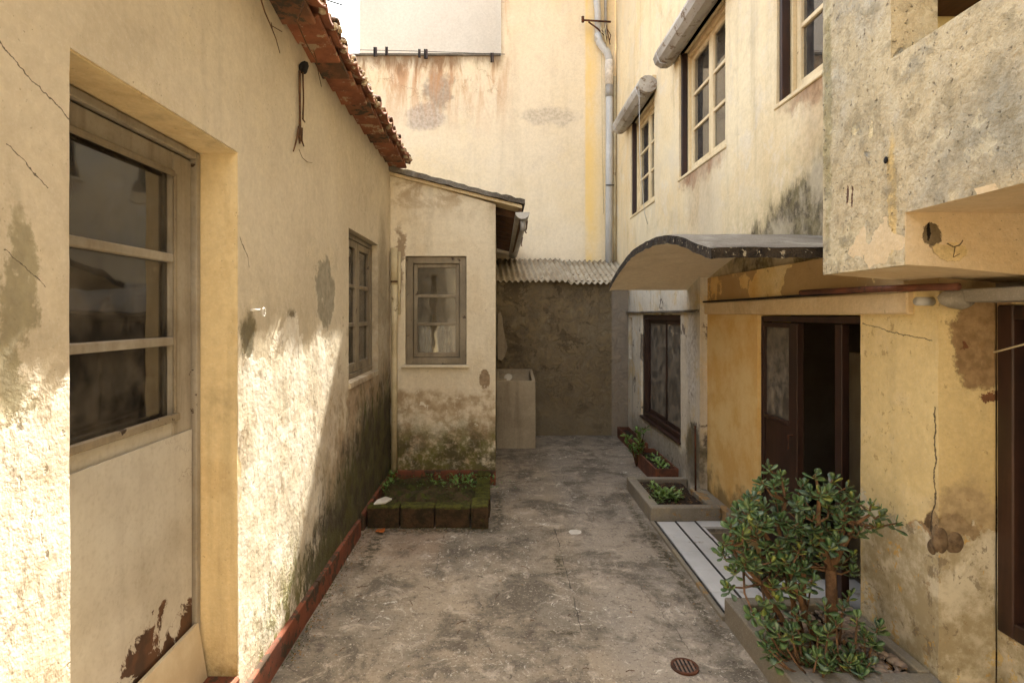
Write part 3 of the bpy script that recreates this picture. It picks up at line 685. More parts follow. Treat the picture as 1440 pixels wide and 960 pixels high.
while y < 5.02:
    # corbel course of flat tiles, tilted a little, then under tiles and cover tiles
    o = put(flat, 'tile', (-.80 + random.uniform(-.006, .006), y, 2.795 + random.uniform(-.003, .003)), (R(-9 + random.uniform(-2.5, 2.5)), R(0), R(random.uniform(-1.5, 1.5))), roof)
    if i % 3 == 1: o.active_material = m_tile_roof; o.material_slots[0].link = 'OBJECT'; o.material_slots[0].material = m_tile_roof2
    put(chan, 'tile', (-.765 + random.uniform(-.012, .008), y, 2.833), (R(random.uniform(-2, 2)), R(14), R(random.uniform(-1.5, 1.5))), roof)
    put(cover, 'tile', (-.775 + random.uniform(-.014, .014), y + .096, 2.852), (R(random.uniform(-3, 3)), R(14), R(random.uniform(-2, 2))), roof)
    y += .192; i += 1
bm = bmesh.new()
for k in range(170):
    yy = .55 + k * .0262 + random.uniform(-.01, .01)
    c = Vector((-.772 + random.uniform(-.02, .01), yy, 2.838 + random.uniform(0, .03))); s = random.uniform(.008, .02)
    bmesh.ops.create_icosphere(bm, subdivisions=1, radius=s, matrix=Matrix.Translation(c))
fin('mortar', bm, m_mortar, roof, wob=.006, kind='stuff')
# the roof plane above the eave: rows of joined cover tiles out of sight from the yard
bm = bmesh.new()
ny = 150
for j in range(2):
    pass
rows = []
for k in range(ny + 1):
    yy = -3.6 + (8.66) * k / ny; zz = .03 * math.sin(k * 2.1)
    rows.append([bm.verts.new((-.95, yy, 2.90 + zz)), bm.verts.new((-2.6, yy, 3.33 + zz)), bm.verts.new((-4.4, yy, 2.86 + zz))])
for a_, b_ in zip(rows, rows[1:]):
    for q in range(2): bm.faces.new((a_[q], b_[q], b_[q+1], a_[q+1]))
ret = bmesh.ops.extrude_face_region(bm, geom=list(bm.faces))
for v in [g for g in ret['geom'] if isinstance(g, bmesh.types.BMVert)]: v.co.z -= .05
fin('tile_field', bm, m_tile_roof2, roof, kind='stuff')
# plaster cornice between wall top and tiles
B('cornice', (-1.2, -3.6, 2.83), (-.945, 5.03, 2.90), m_left, house, bevel=.004)

# ------------------------------------------------------------------ annex
annex = thing('annex', 'small lean-to annex with one sash window, mossy wall foot and sloping roof edge', 'annex', (-.5, 5.04, 0))
AW = (-.819, -.277, 1.053, 2.017)
ux = lines(-1.0, -.02, .03, AW[:2]); vz = lines(-.1, 2.5, .03, AW[2:] + (2.3,))
def apos(u, v, w_):
    top = 2.74 - (u + .95) / .93 * .265
    z = v if v <= 2.3 else 2.3 + (v - 2.3) / .2 * (top - 2.3)
    return (u, 5.04 - w_, z)
slab('wall', apos, ux, vz, [AW], .22, .003, m_annex, annex)
slab('wall', lambda u, v, w_: (-.021 + w_, u, v), lines(5.261, 8.2, .3), lines(-.1, 2.4, .3), [], .2, .003, m_annex, annex)
B('wall', (-4.3, 5.06, -.1), (-4.1, 8.19, 2.8), m_annex, annex, bevel=0)
B('wall', (-4.1, 8.0, -.1), (-.23, 8.19, 2.45), m_room, annex, bevel=0)
B('ceiling', (-4.1, 5.27, 2.3), (-.23, 8.0, 2.36), m_room, annex, bevel=0)
B('floor', (-4.1, 5.27, 0.004), (-.23, 8.0, .05), m_room, annex, bevel=0)
sash_window(annex, lambda u, w_, z: (u, 5.10 - w_, z), AW[0] + .003, AW[1] - .003, AW[2] + .003, AW[3] - .003, 1, 3, fr=.06, st=.035, outer=.03)
B('window_sill', (-.85, 5.0, 1.03), (-.25, 5.08, 1.052), m_annex, annex, bevel=.005, wob=.003)
bm = bmesh.new()   # ragged curtain in the lowest pane
for (xa, xb) in ((-.69, -.58), (-.53, -.42)):
    pr = None
    for k in range(13):
        t = k / 12; x = xa + (xb - xa) * t; y = 5.24 + .02 * math.sin(k * 2.4)
        cur = [bm.verts.new((x, y, 1.08)), bm.verts.new((x + .02 * math.sin(k), y, 1.38 + .03 * math.sin(k * 1.7)))]
        if pr: bm.faces.new((pr[0], cur[0], cur[1], pr[1]))
        pr = cur
ret = bmesh.ops.extrude_face_region(bm, geom=list(bm.faces))
for v in [g for g in ret['geom'] if isinstance(g, bmesh.types.BMVert)]: v.co.y += .004
fin('curtain', bm, m_curtain, annex)
B('skirting', (XL + .026, 5.0, -.01), (-.018, 5.045, .125), m_terra, annex, bevel=.004, wob=.0015)
# roof: lichened tile edge on boards
def roofpt(x): return 2.755 - (x + .95) / 1.187 * .30
bm = bmesh.new()
xs = [-.99 + k * (.237 + .99) / 30 for k in range(31)]
pr = None
for k, x in enumerate(xs):
    z = roofpt(x); a1 = random.uniform(-.005, .005)
    cur = [bm.verts.new((x, 4.955 + random.uniform(-.008, .008), z + a1)), bm.verts.new((x, 4.96, z + .042 + random.uniform(-.006, .008))), bm.verts.new((x, 8.18, z + .045)), bm.verts.new((x, 8.18, z))]
    if pr:
        for q in range(4): bm.faces.new((pr[q], cur[q], cur[(q+1) % 4], pr[(q+1) % 4]))
    else: bm.faces.new(cur)
    pr = cur
bm.faces.new(list(reversed(pr)))
for x0 in (-.99,):
    pass
fin('roof', bm, m_lichen, annex)
bm = bmesh.new()
for x0, x1 in ((-.9, -.022), ):
    pass
v = []
for (x, dz) in ((-.99, 0), (.215, 0)):
    for y in (5.0, 8.18):
        for z in (-.002, -.028): v.append(bm.verts.new((x, y, roofpt(x) + z)))
for f in ((0,1,3,2),(4,6,7,5),(0,2,6,4),(1,5,7,3),(0,4,5,1),(2,3,7,6)): bm.faces.new([v[i] for i in f])
fin('roof_boards', bm, m_cream_sash, annex)
for k in range(9):    # rafters under the overhang
    y = 5.25 + k * .34
    bm = bmesh.new(); v = []
    for x in (-.02, .19):
        for yy in (y, y + .05):
            for z in (-.03, -.09): v.append(bm.verts.new((x, yy, roofpt(x) + z)))
    for f in ((0,1,3,2),(4,6,7,5),(0,2,6,4),(1,5,7,3),(0,4,5,1),(2,3,7,6)): bm.faces.new([v[i] for i in f])
    fin('rafter', bm, m_wood_dark, annex)
B('fascia_board', (.19, 5.0, 2.30), (.21, 8.15, 2.42), m_wood_dark, annex)
# gutter
gut = thing('gutter', 'short grey half-round gutter end with broken outlet under the annex roof edge', 'gutter', (.25, 4.95, 2.35))
bm = bmesh.new()
prev = None
for y in (4.93, 5.5, 6.2, 7.0, 7.6, 8.1):
    ring = []
    for r_ in (.062, .058):
        for k in range(9):
            a_ = math.pi + math.pi * k / 8
            ring.append(bm.verts.new((.215 + r_ * math.cos(a_), y, 2.385 + r_ * .95 * math.sin(a_) - (y - 4.93) * .012)))
    if prev:
        for k in range(8):
            bm.faces.new((prev[k], prev[k+1], ring[k+1], ring[k])); bm.faces.new((prev[9+k], ring[9+k], ring[9+k+1], prev[9+k+1]))
        bm.faces.new((prev[0], ring[0], ring[9], prev[9])); bm.faces.new((prev[8], prev[17], ring[17], ring[8]))
    else:
        bm.faces.new(ring[:9])
    prev = ring
fin('trough', bm, m_zinc, gut, smooth=False)
T('outlet', [(.222, 5.0, 2.33), (.222, 5.0, 2.235)], .024, m_zinc, gut, n=12)
T('bracket', [(.27, 5.2, 2.36), (.262, 5.2, 2.28), (.25, 5.2, 2.26), (.262, 5.2, 2.24)], .006, m_rust, gut)
T('bracket', [(.27, 6.2, 2.34), (.255, 6.2, 2.26), (.262, 6.2, 2.24)], .006, m_rust, gut)

# corner rainwater pipe
pipe = thing('drainpipe', 'slim cream rainwater pipe in the corner beside the annex window', 'pipe', (-.9, 4.97, .1))
T('pipe_length', [(-.905, 4.975, .125), (-.905, 4.978, 1.0), (-.903, 4.975, 1.78)], .027, m_pvc_old, pipe, n=12)
T('pipe_length', [(-.903, 4.975, 1.76), (-.905, 4.972, 2.08)], .031, m_pvc_old, pipe, n=12)
T('pipe_clip', [(-.93, 4.94, 1.785), (-.87, 4.94, 1.785)], .006, m_rust, pipe)
T('branch_pipe', [(-.865, 4.99, 1.5), (-.862, 4.99, 2.05)], .013, m_pvc_old, pipe, n=8)

# ------------------------------------------------------------------ tall yellow building at the end, pale building behind
ybld = thing('building', 'tall yellow rendered building closing the far end of the yard', 'building', (.5, 8.2, 0))
slab('wall', lambda u, v, w_: (u, 8.2 - w_, v), lines(-4.4, 1.71, .1, (.05,)), lines(-.1, 7.7, .1, (5.22,)), [(-4.41, .05, 5.22, 7.71)], .4, .006, m_back, ybld)
bm = bmesh.new(); box(bm, (-4.4, 8.17, 5.221), (.045, 8.62, 5.25)); fin('coping', bm, m_lichen, ybld, wob=.004)
B('side_wall', (1.3, 8.62, -.1), (1.71, 13, 7.7), m_back, ybld, bevel=0)
FY = 9.7
far = thing('building', 'pale cream blank building wall rising behind the stained low yellow wall', 'building', (0, FY, 0))
CT = 1.34 + 1.266 * (FY - 3.45)
B('wall', (-195 * FY / 800, FY, -.1), (1.25, FY + 1, CT), m_far, far, bevel=0.01)
B('corner_strip', (.05, FY - .1, -.1), (.15, FY - .003, CT - .1), m_far, far, bevel=.005)

# ------------------------------------------------------------------ right building
rb = thing('building', 'ochre house on the right with an arched canopy and a concrete balcony', 'building', (1.7, 4, 0))
XU = 1.70
WA = (6.18, 7.27, 2.75, 3.93); WB = (4.25, 5.33, 2.77, 3.93); WC = (2.55, 3.47, 2.777, 3.95)
hol = [WA, WB, WC]
slab('upper_wall', lambda u, v, w_: (XU - w_, u, v), lines(2.37, 8.19, .05, [q for h_ in hol for q in h_[:2]]), lines(1.79, 9.0, .06, [q for h_ in hol for q in h_[2:]]), hol, .25, .005, m_upper, rb)
DR = (2.635, 3.68, -.42, 1.497)
slab('lower_wall', lambda u, v, w_: (XR - w_, u, v), lines(2.168, 4.64, .03, DR[:2]), lines(-.45, 1.79, .03, DR[2:]), [DR], .217, .0035, m_pier, rb)
WD = (5.04, 6.42, .366, 1.497)
slab('window_wall', lambda u, v, w_: (1.62 - w_, u, v), lines(4.56, 8.19, .035, WD[:2] + (6.86, 7.03)), lines(-.1, 1.80, .035, WD[2:] + (.96, 1.46)), [WD, (6.86, 7.03, .96, 1.46)], .22, .004, m_window_wall, rb)
B('window_wall', (1.845, 4.645, -.1), (1.9, 4.75, 1.79), m_window_wall, rb, bevel=0)
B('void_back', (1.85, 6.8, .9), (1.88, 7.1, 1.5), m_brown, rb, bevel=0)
# lintel, string course
B('lintel', (1.655, 2.3, 1.5), (1.70, 4.66, 1.592), m_soffit, rb, bevel=.006, wob=.004)
B('ledge', (1.585, 4.57, 1.515), (1.64, 7.05, 1.535), m_lichen, rb, bevel=.004, wob=.003)
# recessed wall nearest the camera with its dark door
RY = (.45, 2.152)
slab('recess_wall', lambda u, v, w_: (1.9 - w_, u, v), lines(-3.6, 2.165, .1, RY), lines(-.1, 1.60, .08, (.31, 1.535)), [(RY[0], RY[1], .31, 1.535)], .2, .003, m_pier, rb)
B('ledge', (1.70, -3.5, 1.545), (1.93, 2.15, 1.592), m_curb, rb, bevel=.004, wob=.003)
dd = bpy.data.objects.new('door', None); COL.objects.link(dd); adopt(dd, rb)
bm = bmesh.new(); box(bm, (1.885, RY[1] - .07, .31), (1.97, RY[1] - .001, 1.534)); box(bm, (1.885, RY[0], .31), (1.97, RY[1] - .07, .37)); box(bm, (1.885, RY[0], 1.48), (1.97, RY[1] - .07, 1.534))
fin('frame', bm, m_brown, dd, bevel=.005, wob=.002)
B('leaf', (1.94, 1.55, .38), (1.965, 2.075, 1.475), m_brown, dd)
B('stile', (1.925, 1.95, .38), (1.94, 2.06, 1.47), m_brown, dd)
B('panel', (1.95, .5, .38), (1.965, 1.54, 1.475), m_brown, dd)
bm = bmesh.new(); bmesh.ops.create_uvsphere(bm, u_segments=12, v_segments=8, radius=.022, matrix=Matrix.Translation((1.91, 1.99, .93)))
fin('knob', bm, m_rust, dd, smooth=True)
# shell of the building: floors, rear and end walls
for nm, lo, hi in (('floor', (1.905, -3.5, 1.605), (5, 8.2, 1.75)), ('rear_wall', (5, -4.2, -.5), (5.25, 8.6, 9)), ('end_wall', (1.95, 8.25, -.1), (5, 8.6, 9)),
                   ('ceiling', (1.96, 2.37, 4.6), (4.99, 8.24, 4.7)), ('roof', (1.5, 2.37, 9.01), (5.3, 8.15, 9.2)), ('end_wall', (1.91, -4.2, -.1), (5, -3.6, 9)),
                   ('basement_floor', (1.86, 2.2, -.5), (4.95, 4.6, -.43)), ('partition', (1.96, 4.7, -.1), (4.99, 4.8, 1.6)), ('partition', (1.95, 2.165, -.1), (4.99, 2.2, 1.6)),
                   ('partition', (1.96, 3.85, 1.76), (4.99, 3.9, 4.59)), ('partition', (1.96, 5.7, 1.76), (4.99, 5.75, 4.59))):
    B(nm, lo, hi, m_room if nm not in ('rear_wall', 'roof') else m_upper, rb, bevel=0)
# upper windows
for (h_, nl) in ((WA, 2), (WB, 2), (WC, 2)):
    sash_window(rb, lambda u, w_, z: (1.80 - w_, u, z), h_[0] + .003, h_[1] - .003, h_[2] + .003, h_[3] - .003, nl, 3, fr=.05, st=.045, mf=m_cream_sash, ms=m_cream_sash, gl=m_glass_up, outer=.03)
    B('blind_guide', (1.715, h_[1] - .035, h_[2]), (1.765, h_[1] - .004, h_[3]), m_brown, rb, bevel=.003)
    B('blind_guide', (1.715, h_[0] + .004, h_[2]), (1.765, h_[0] + .03, h_[3]), m_brown, rb, bevel=.003)
    B('window_sill', (1.688, h_[0] - .02, h_[2] - .03), (1.77, h_[1] + .02, h_[2] - .001), m_cream_sash, rb, bevel=.005, wob=.003)
    for (ca, cb) in ((h_[0] + .05, (h_[0] + h_[1]) / 2 - .03), ((h_[0] + h_[1]) / 2 + .02, h_[1] - .17)):
        bm = bmesh.new(); pr = None
        for k in range(25):
            y = ca + (cb - ca) * k / 24; x = 1.86 + .012 * math.sin(k * 1.9)
            cur = [bm.verts.new((x, y, h_[2] + .02)), bm.verts.new((x, y, h_[3] - .05))]
            if pr: bm.faces.new((pr[0], cur[0], cur[1], pr[1]))
            pr = cur
        ret = bmesh.ops.extrude_face_region(bm, geom=list(bm.faces))
        for v in [g for g in ret['geom'] if isinstance(g, bmesh.types.BMVert)]: v.co.x += .003
        fin('curtain', bm, m_curtain, rb, smooth=True)
# rolled slatted blinds over two windows
def roll(y0, y1, label):
    o = bpy.data.objects.new('roller_blind', None); COL.objects.link(o); adopt(o, rb); o['label'] = label
    cx, cz, r0 = 1.605, 3.965, .1
    bm = bmesh.new(); n = 30; prev = None
    for y in (y0, y0 + .004, y0 + .35, (y0 + y1) / 2, y1 - .004, y1):
        ring = []
        for k in range(n):
            a_ = 2 * math.pi * k / n; rr = r0 * (1 + (.045 if k % 3 == 0 else 0)) * (1.0 + .02 * math.sin(y * 5))
            ring.append(bm.verts.new((cx + rr * math.cos(a_), y, cz + rr * .9 * math.sin(a_))))
        if prev:
            for k in range(n): bm.faces.new((prev[k], prev[(k+1) % n], ring[(k+1) % n], ring[k]))
        else: bm.faces.new(ring)
        prev = ring
    bm.faces.new(list(reversed(prev)))
    fin('roll', bm, m_blind, o)
    B('head_board', (1.66, y0 + .02, 3.93), (1.74, y1 - .02, 4.07), m_cream_sash, o)
    for y in (y0 + .12, y1 - .12): T('cord', [(1.5, y, 3.97), (1.53, y, 3.88), (1.6, y, 3.865)], .005, m_pvc, o)
    return o
roll(6.08, 7.5, 'rolled grey slatted blind above the small far upstairs window')
o = roll(4.05, 5.5, 'long rolled slatted blind above the middle upstairs window')
T('cord', [(1.52, 6.12, 3.9), (1.53, 6.13, 3.2), (1.6, 6.2, 2.6), (1.66, 6.3, 2.5)], .003, m_pvc, rb)
# low window: dark frame with frosted panes
lw = bpy.data.objects.new('window', None); COL.objects.link(lw); adopt(lw, rb); lw['label'] = 'dark brown framed window with two frosted panes near the ground'
u0, u1, z0, z1 = WD[0] + .003, WD[1] - .003, WD[2] + .003, WD[3] - .003
bm = bmesh.new()
for (a0, a1, b0, b1) in ((u0, u0+.05, z0, z1), (u1-.07, u1, z0, z1), (u0+.05, u1-.07, z1-.05, z1), (u0+.05, u1-.07, z0, z0+.05)): box(bm, (1.64, a0, b0), (1.74, a1, b1))
fin('frame', bm, m_brown, lw, bevel=.004)
mid = 5.62
for (a0, a1, xx) in ((u0+.05, mid+.02, 1.675), (mid-.02, u1-.07, 1.70)):
    for (c0, c1, d0, d1) in ((a0, a0+.035, z0+.05, z1-.05), (a1-.035, a1, z0+.05, z1-.05), (a0+.035, a1-.035, z0+.05, z0+.09), (a0+.035, a1-.035, z1-.09, z1-.05)):
        B('sash_bar', (xx - .012, c0, d0), (xx + .012, c1, d1), m_brown, lw)
    B('pane', (xx - .002, a0+.035, z0+.09), (xx + .002, a1-.035, z1-.09), m_frost, lw, bevel=0)
B('sill', (1.60, WD[0] - .01, .345), (1.66, WD[1] + .01, .368), m_brown, lw, bevel=.004)
# sunken doorway
dw = bpy.data.objects.new('door', None); COL.objects.link(dw); adopt(dw, rb); dw['label'] = 'dark brown glazed double door standing ajar in the sunken doorway'
B('door_reveal', (1.684, DR[0] - .02, -.42), (1.89, DR[0] + .004, 1.495), m_pier, rb, bevel=0)
B('door_reveal', (1.684, DR[1] - .004, -.42), (1.89, DR[1] + .02, 1.495), m_pier, rb, bevel=0)
B('frame', (1.70, DR[1] - .012, -.42), (1.77, DR[1] - .005, 1.49), m_brown, dw)
B('frame', (1.73, DR[0] + .005, -.42), (1.79, DR[0] + .04, 1.49), m_brown, dw)
B('frame', (1.71, DR[0] + .04, 1.455), (1.77, DR[1] - .012, 1.49), m_brown, dw)
# far leaf, closed
B('stile', (1.71, 3.25, -.4), (1.75, 3.345, 1.45), m_brown, dw); B('stile', (1.71, 3.655, -.4), (1.75, 3.667, 1.45), m_brown, dw)
B('rail', (1.708, 3.346, .845), (1.748, 3.654, .868), m_brown, dw, label=None); B('rail', (1.712, 3.346, 1.42), (1.748, 3.654, 1.45), m_brown, dw)
B('pane', (1.728, 3.346, .869), (1.732, 3.654, 1.419), m_frost, dw, bevel=0)
B('panel', (1.72, 3.346, -.4), (1.74, 3.654, .844), m_brown, dw)
bm = bmesh.new(); tube(bm, [(1.71, 3.3, .80), (1.685, 3.3, .80), (1.685, 3.3, .72)], .006, 6); fin('handle', bm, m_rust, dw)
# near leaf, swung inwards
def leafbox(nm, s0, s1, za, zb, mt_, th=.02):
    ax = Vector((1.76, 2.70, 0)); d = Vector((.78, .62, 0)).normalized(); n_ = Vector((-d.y, d.x, 0))
    bm = bmesh.new(); v = []
    for s_ in (s0, s1):
        for t_ in (-th, th):
            for z in (za, zb): v.append(bm.verts.new(ax + d * s_ + n_ * t_ + Vector((0, 0, z))))
    for f in ((0,1,3,2),(4,6,7,5),(0,2,6,4),(1,5,7,3),(0,4,5,1),(2,3,7,6)): bm.faces.new([v[i] for i in f])
    fin(nm, bm, mt_, dw, bevel=.002 if th > .01 else 0)
leafbox('stile', 0, .07, -.4, 1.43, m_brown); leafbox('stile', .43, .5, -.4, 1.43, m_brown); leafbox('rail', .07, .43, 1.36, 1.43, m_brown)
leafbox('rail', .07, .43, .72, .79, m_brown); leafbox('rail', .07, .43, -.4, -.28, m_brown); leafbox('panel', .07, .43, -.28, .72, m_brown, .008); leafbox('pane', .07, .43, .79, 1.36, m_glass, .002)
T('bolt', [(1.722, 2.95, .68), (1.722, 2.95, .56)], .007, m_zinc, dw)
B('post', (1.735, 2.87, -.4), (1.775, 2.93, 1.45), m_brown, dw)
B('pale_block', (2.35, 3.55, -.4), (2.75, 3.83, 1.25), m_board, rb, bevel=.004)  # pale block added inside to catch light in the dark doorway
B('chest', (2.2, 2.6, -.43), (2.6, 3.0, .35), m_room, rb, bevel=.004)
# arched canopy
cy = [2.54, 2.6, 2.765, 2.97, 3.26, 3.65, 4.0, 4.19, 4.5, 4.74, 4.86]
cz = [1.800, 1.812, 1.853, 1.912, 1.960, 1.976, 1.962, 1.936, 1.868, 1.80, 1.755]
def cint(y):
    for k in range(len(cy) - 1):
        if cy[k] <= y <= cy[k+1] + 1e-9:
            t = (y - cy[k]) / (cy[k+1] - cy[k]); t2 = t
            return cz[k] + (cz[k+1] - cz[k]) * t2
    return cz[-1]
ysamp = [2.54 + (4.86 - 2.54) * k / 60 for k in range(61)]
zs = [cint(y) for y in ysamp]
for _ in range(6): zs = [zs[0]] + [(zs[k-1] + 2*zs[k] + zs[k+1]) / 4 for k in range(1, 60)] + [zs[-1]]
bm = bmesh.new(); nx = 24; grid = []
XC0, XC1 = .954, 1.705
for i_ in range(nx + 1):
    x = XC0 + (XC1 - XC0) * i_ / nx; row = []
    for k, y in enumerate(ysamp):
        e = .006 * noise.noise(Vector((x * 20, y * 20, 0))) if i_ == 0 else 0
        zt = zs[k] + .004 * noise.noise(Vector((x * 8, y * 8, 3))) + (.0 if i_ else -.004)
        row.append((bm.verts.new((x + e, y, zt)), bm.verts.new((x + e, y + (0 if k else .004 * noise.noise(Vector((x*30, 0, 1)))), zt - .048 + (.006 * noise.noise(Vector((x*17, y*17, 5))) if (i_ == 0 or k == 0) else 0)))))
    grid.append(row)
for a_, b_ in zip(grid, grid[1:]):
    for k in range(60):
        bm.faces.new((a_[k][0], b_[k][0], b_[k+1][0], a_[k+1][0]))
        f = bm.faces.new((a_[k][1], a_[k+1][1], b_[k+1][1], b_[k][1])); f.material_index = 1
    for k in (0, 60): bm.faces.new((a_[k][0], a_[k][1], b_[k][1], b_[k][0])).material_index = 2
for row in (grid[0], grid[-1]):
    for k in range(60): bm.faces.new((row[k][0], row[k+1][0], row[k+1][1], row[k][1])).material_index = 2
fin('canopy', bm, [m_lichen, m_vault, m_blacklichen], rb, label='shallow arched concrete canopy blackened with lichen over the sunken doorway')
# pipe running along under the balcony
T('cable', [(1.648, 4.6, 1.6), (1.648, 3.6, 1.6), (1.648, 2.9, 1.602), (1.65, 2.3, 1.606)], .007, m_black, rb)
pp = thing('pipe', 'grey waste pipe with crumbling mortar joint on top of the ochre pier', 'pipe', (1.66, 2.2, 1.58))
T('pipe_length', [(1.60, 3.0, 1.615), (1.625, 2.5, 1.61), (1.65, 2.14, 1.603), (1.66, 2.05, 1.60)], .014, m_pot, pp, n=10)
T('pipe_length', [(1.60, 2.17, 1.55), (1.68, 2.2, 1.55)], .017, m_pvc, pp, n=12)
bm = bmesh.new(); bmesh.ops.create_icosphere(bm, subdivisions=3, radius=.05, matrix=Matrix.Translation((1.70, 2.11, 1.555)) @ Matrix.Diagonal((1.3, .8, .75, 1)))
fin('mortar_lump', bm, m_curb, pp, wob=.02, smooth=True)
bm = bmesh.new(); bmesh.ops.create_icosphere(bm, subdivisions=3, radius=.035, matrix=Matrix.Translation((1.78, 2.1, 1.575)) @ Matrix.Diagonal((1.5, .7, .6, 1)))
fin('mortar_lump', bm, m_paper, pp, wob=.015, smooth=True)
T('wire', [(1.83, 2.1, 1.36), (1.87, 2.0, 1.40), (1.9, 1.9, 1.42), (1.93, 1.7, 1.42), (1.9, 1.3, 1.44)], .0035, m_pvc_old, rb)
for (c_, q_) in (((1.692, 2.178, .64), (.026, .022, .058)), ((1.735, 2.174, .625), (.045, .014, .052)), ((1.69, 2.198, .60), (.016, .026, .035))):
    bm = bmesh.new(); bmesh.ops.create_icosphere(bm, subdivisions=4, radius=1, matrix=Matrix.Translation(c_) @ Matrix.Diagonal((*q_, 1)))
    fin('exposed_rubble', bm, simple('exposed_rubble', S(134,112,84), S(92,74,54), 16, .95, .9, .01), rb, wob=.008, smooth=True)
# balcony: pillar, parapet, soffit, loggia behind
bal = bpy.data.objects.new('balcony', None); COL.objects.link(bal); adopt(bal, rb); bal['label'] = 'rough grey-brown rendered balcony parapet and pillar overhanging the pier'
XB = 1.35
slab('parapet', lambda u, v, w_: (XB - w_, u, v), lines(-1.0, 1.953, .05), lines(1.8375, 2.376, .035), [], .16, .006, m_balcony, bal, rough=1.3)
slab('pillar', lambda u, v, w_: (XB - w_, u, 1.665 + (v - 1.665) if v > 1.67 else 1.664), lines(1.953, 2.363, .03), lines(1.664, 3.5, .035), [], .16, .006, m_balcony, bal, rough=1.3)
bm = bmesh.new()   # downstand beam with sloping underside
def zb(x): return 1.666 - .085 * (x - 1.35)
v = []
for x in (1.353, 2.6):
    for y in (1.886, 2.36):
        for z in (zb(x), 1.84): v.append(bm.verts.new((x, y, z)))
for f in ((0,1,3,2),(4,6,7,5),(0,2,6,4),(1,5,7,3),(0,4,5,1),(2,3,7,6)): bm.faces.new([v[i] for i in f])
bmesh.ops.subdivide_edges(bm, edges=bm.edges, cuts=9, use_grid_fill=True)
fin('beam', bm, m_soffit, bal, wob=.003)
B('pillar_cover', (XB + .002, 1.893, 1.667), (XB + .15, 1.952, 1.838), m_balcony, bal, bevel=0)
slab('pillar', lambda u, v, w_: (XB - w_, u, v), lines(1.889, 1.953, .016), lines(1.664, 1.8375, .03), [], .15, .004, m_balcony, bal, rough=1.3)
B('floor_slab', (XB + .16, -1.0, 1.8375), (2.6, 1.88, 1.9), m_soffit, bal, bevel=0)
slab('soffit', lambda u, v, w_: (u, v, 1.8365 - w_), lines(XB + .002, 2.6, .06), lines(-1.0, 1.889, .08), [], .02, .002, m_soffit, bal)
B('back_wall', (2.6, -1.0, 1.7), (2.75, 2.6, 3.6), m_loggia, bal, bevel=0)
B('end_wall', (1.52, 2.365, 1.85), (2.6, 2.5, 3.6), m_loggia, bal, bevel=0)
B('roof_beam', (XB + .2, 2.2, 2.735), (2.6, 2.362, 2.95), m_wood_dark, bal)
B('roof_slab', (XB - .05, -1.0, 3.5), (2.75, 2.6, 3.62), m_lichen, bal)
bm = bmesh.new(); bmesh.ops.create_uvsphere(bm, u_segments=10, v_segments=6, radius=.009, matrix=Matrix.Translation((XB - .003, 1.975, 2.035)) @ Matrix.Diagonal((.6, 1, 1.4, 1)))
fin('weep_hole', bm, m_black, bal)

# ------------------------------------------------------------------ dark garden wall and corrugated lean-to roof
gw = slab('garden_wall', lambda u, v, w_: (u, 7.06 - w_, v), lines(-.018, 1.618, .04), lines(-.05, 1.92, .04), [], .15, .006, m_dark)
gw['label'] = 'dark damp cement wall under the corrugated roof at the end of the yard'; gw['category'] = 'wall'
cr = thing('corrugated_roof', 'small corrugated fibre-cement lean-to roof above the dark cement wall', 'roof', (.8, 7.5, 1.9))
def corr(x0, x1, y0, y1, z0, z1, dz=0, rot=0):
    bm = bmesh.new(); n = int((x1 - x0) / .0095); pr = None
    for k in range(n + 1):
        x = x0 + (x1 - x0) * k / n; h_ = .016 * math.cos(x / .072 * 2 * math.pi)
        jy = .006 * noise.noise(Vector((x * 12, 0, 0)))
        cur = []
        for t in (0, .33, .66, 1):
            cur.append((x + rot * t, y0 + (y1 - y0) * t + (jy if t == 0 else 0), z0 + (z1 - z0) * t + h_ + dz + .006 * noise.noise(Vector((x * 3, t * 3, 1)))))
        cv = [bm.verts.new(c) for c in cur] + [bm.verts.new((c[0], c[1], c[2] - .007)) for c in cur]
        if pr:
            for q in range(3):
                bm.faces.new((pr[q], cv[q], cv[q+1], pr[q+1])); bm.faces.new((pr[4+q], pr[5+q], cv[5+q], cv[4+q]))
            bm.faces.new((pr[0], pr[4], cv[4], cv[0])); bm.faces.new((pr[3], cv[3], cv[7], pr[7]))
        pr = cv
    fin('corrugated_sheet', bm, m_corr, cr, smooth=True)
corr(-.02, .93, 6.97, 8.16, 1.90, 2.28, .012, -.04)
corr(.86, 1.66, 6.96, 8.16, 1.885, 2.265, 0, .02)
B('batten', (-.018, 7.4, 1.97), (1.6, 7.45, 2.02), m_wood_dark, cr)
for k in range(7):
    x = .12 + k * .22; bm = bmesh.new(); bmesh.ops.create_cone(bm, cap_ends=True, segments=8, radius1=.012, radius2=.006, depth=.014, matrix=Matrix.Translation((x, 7.95, 2.245 + .012)))
    fin('fixing', bm, m_rust, cr)

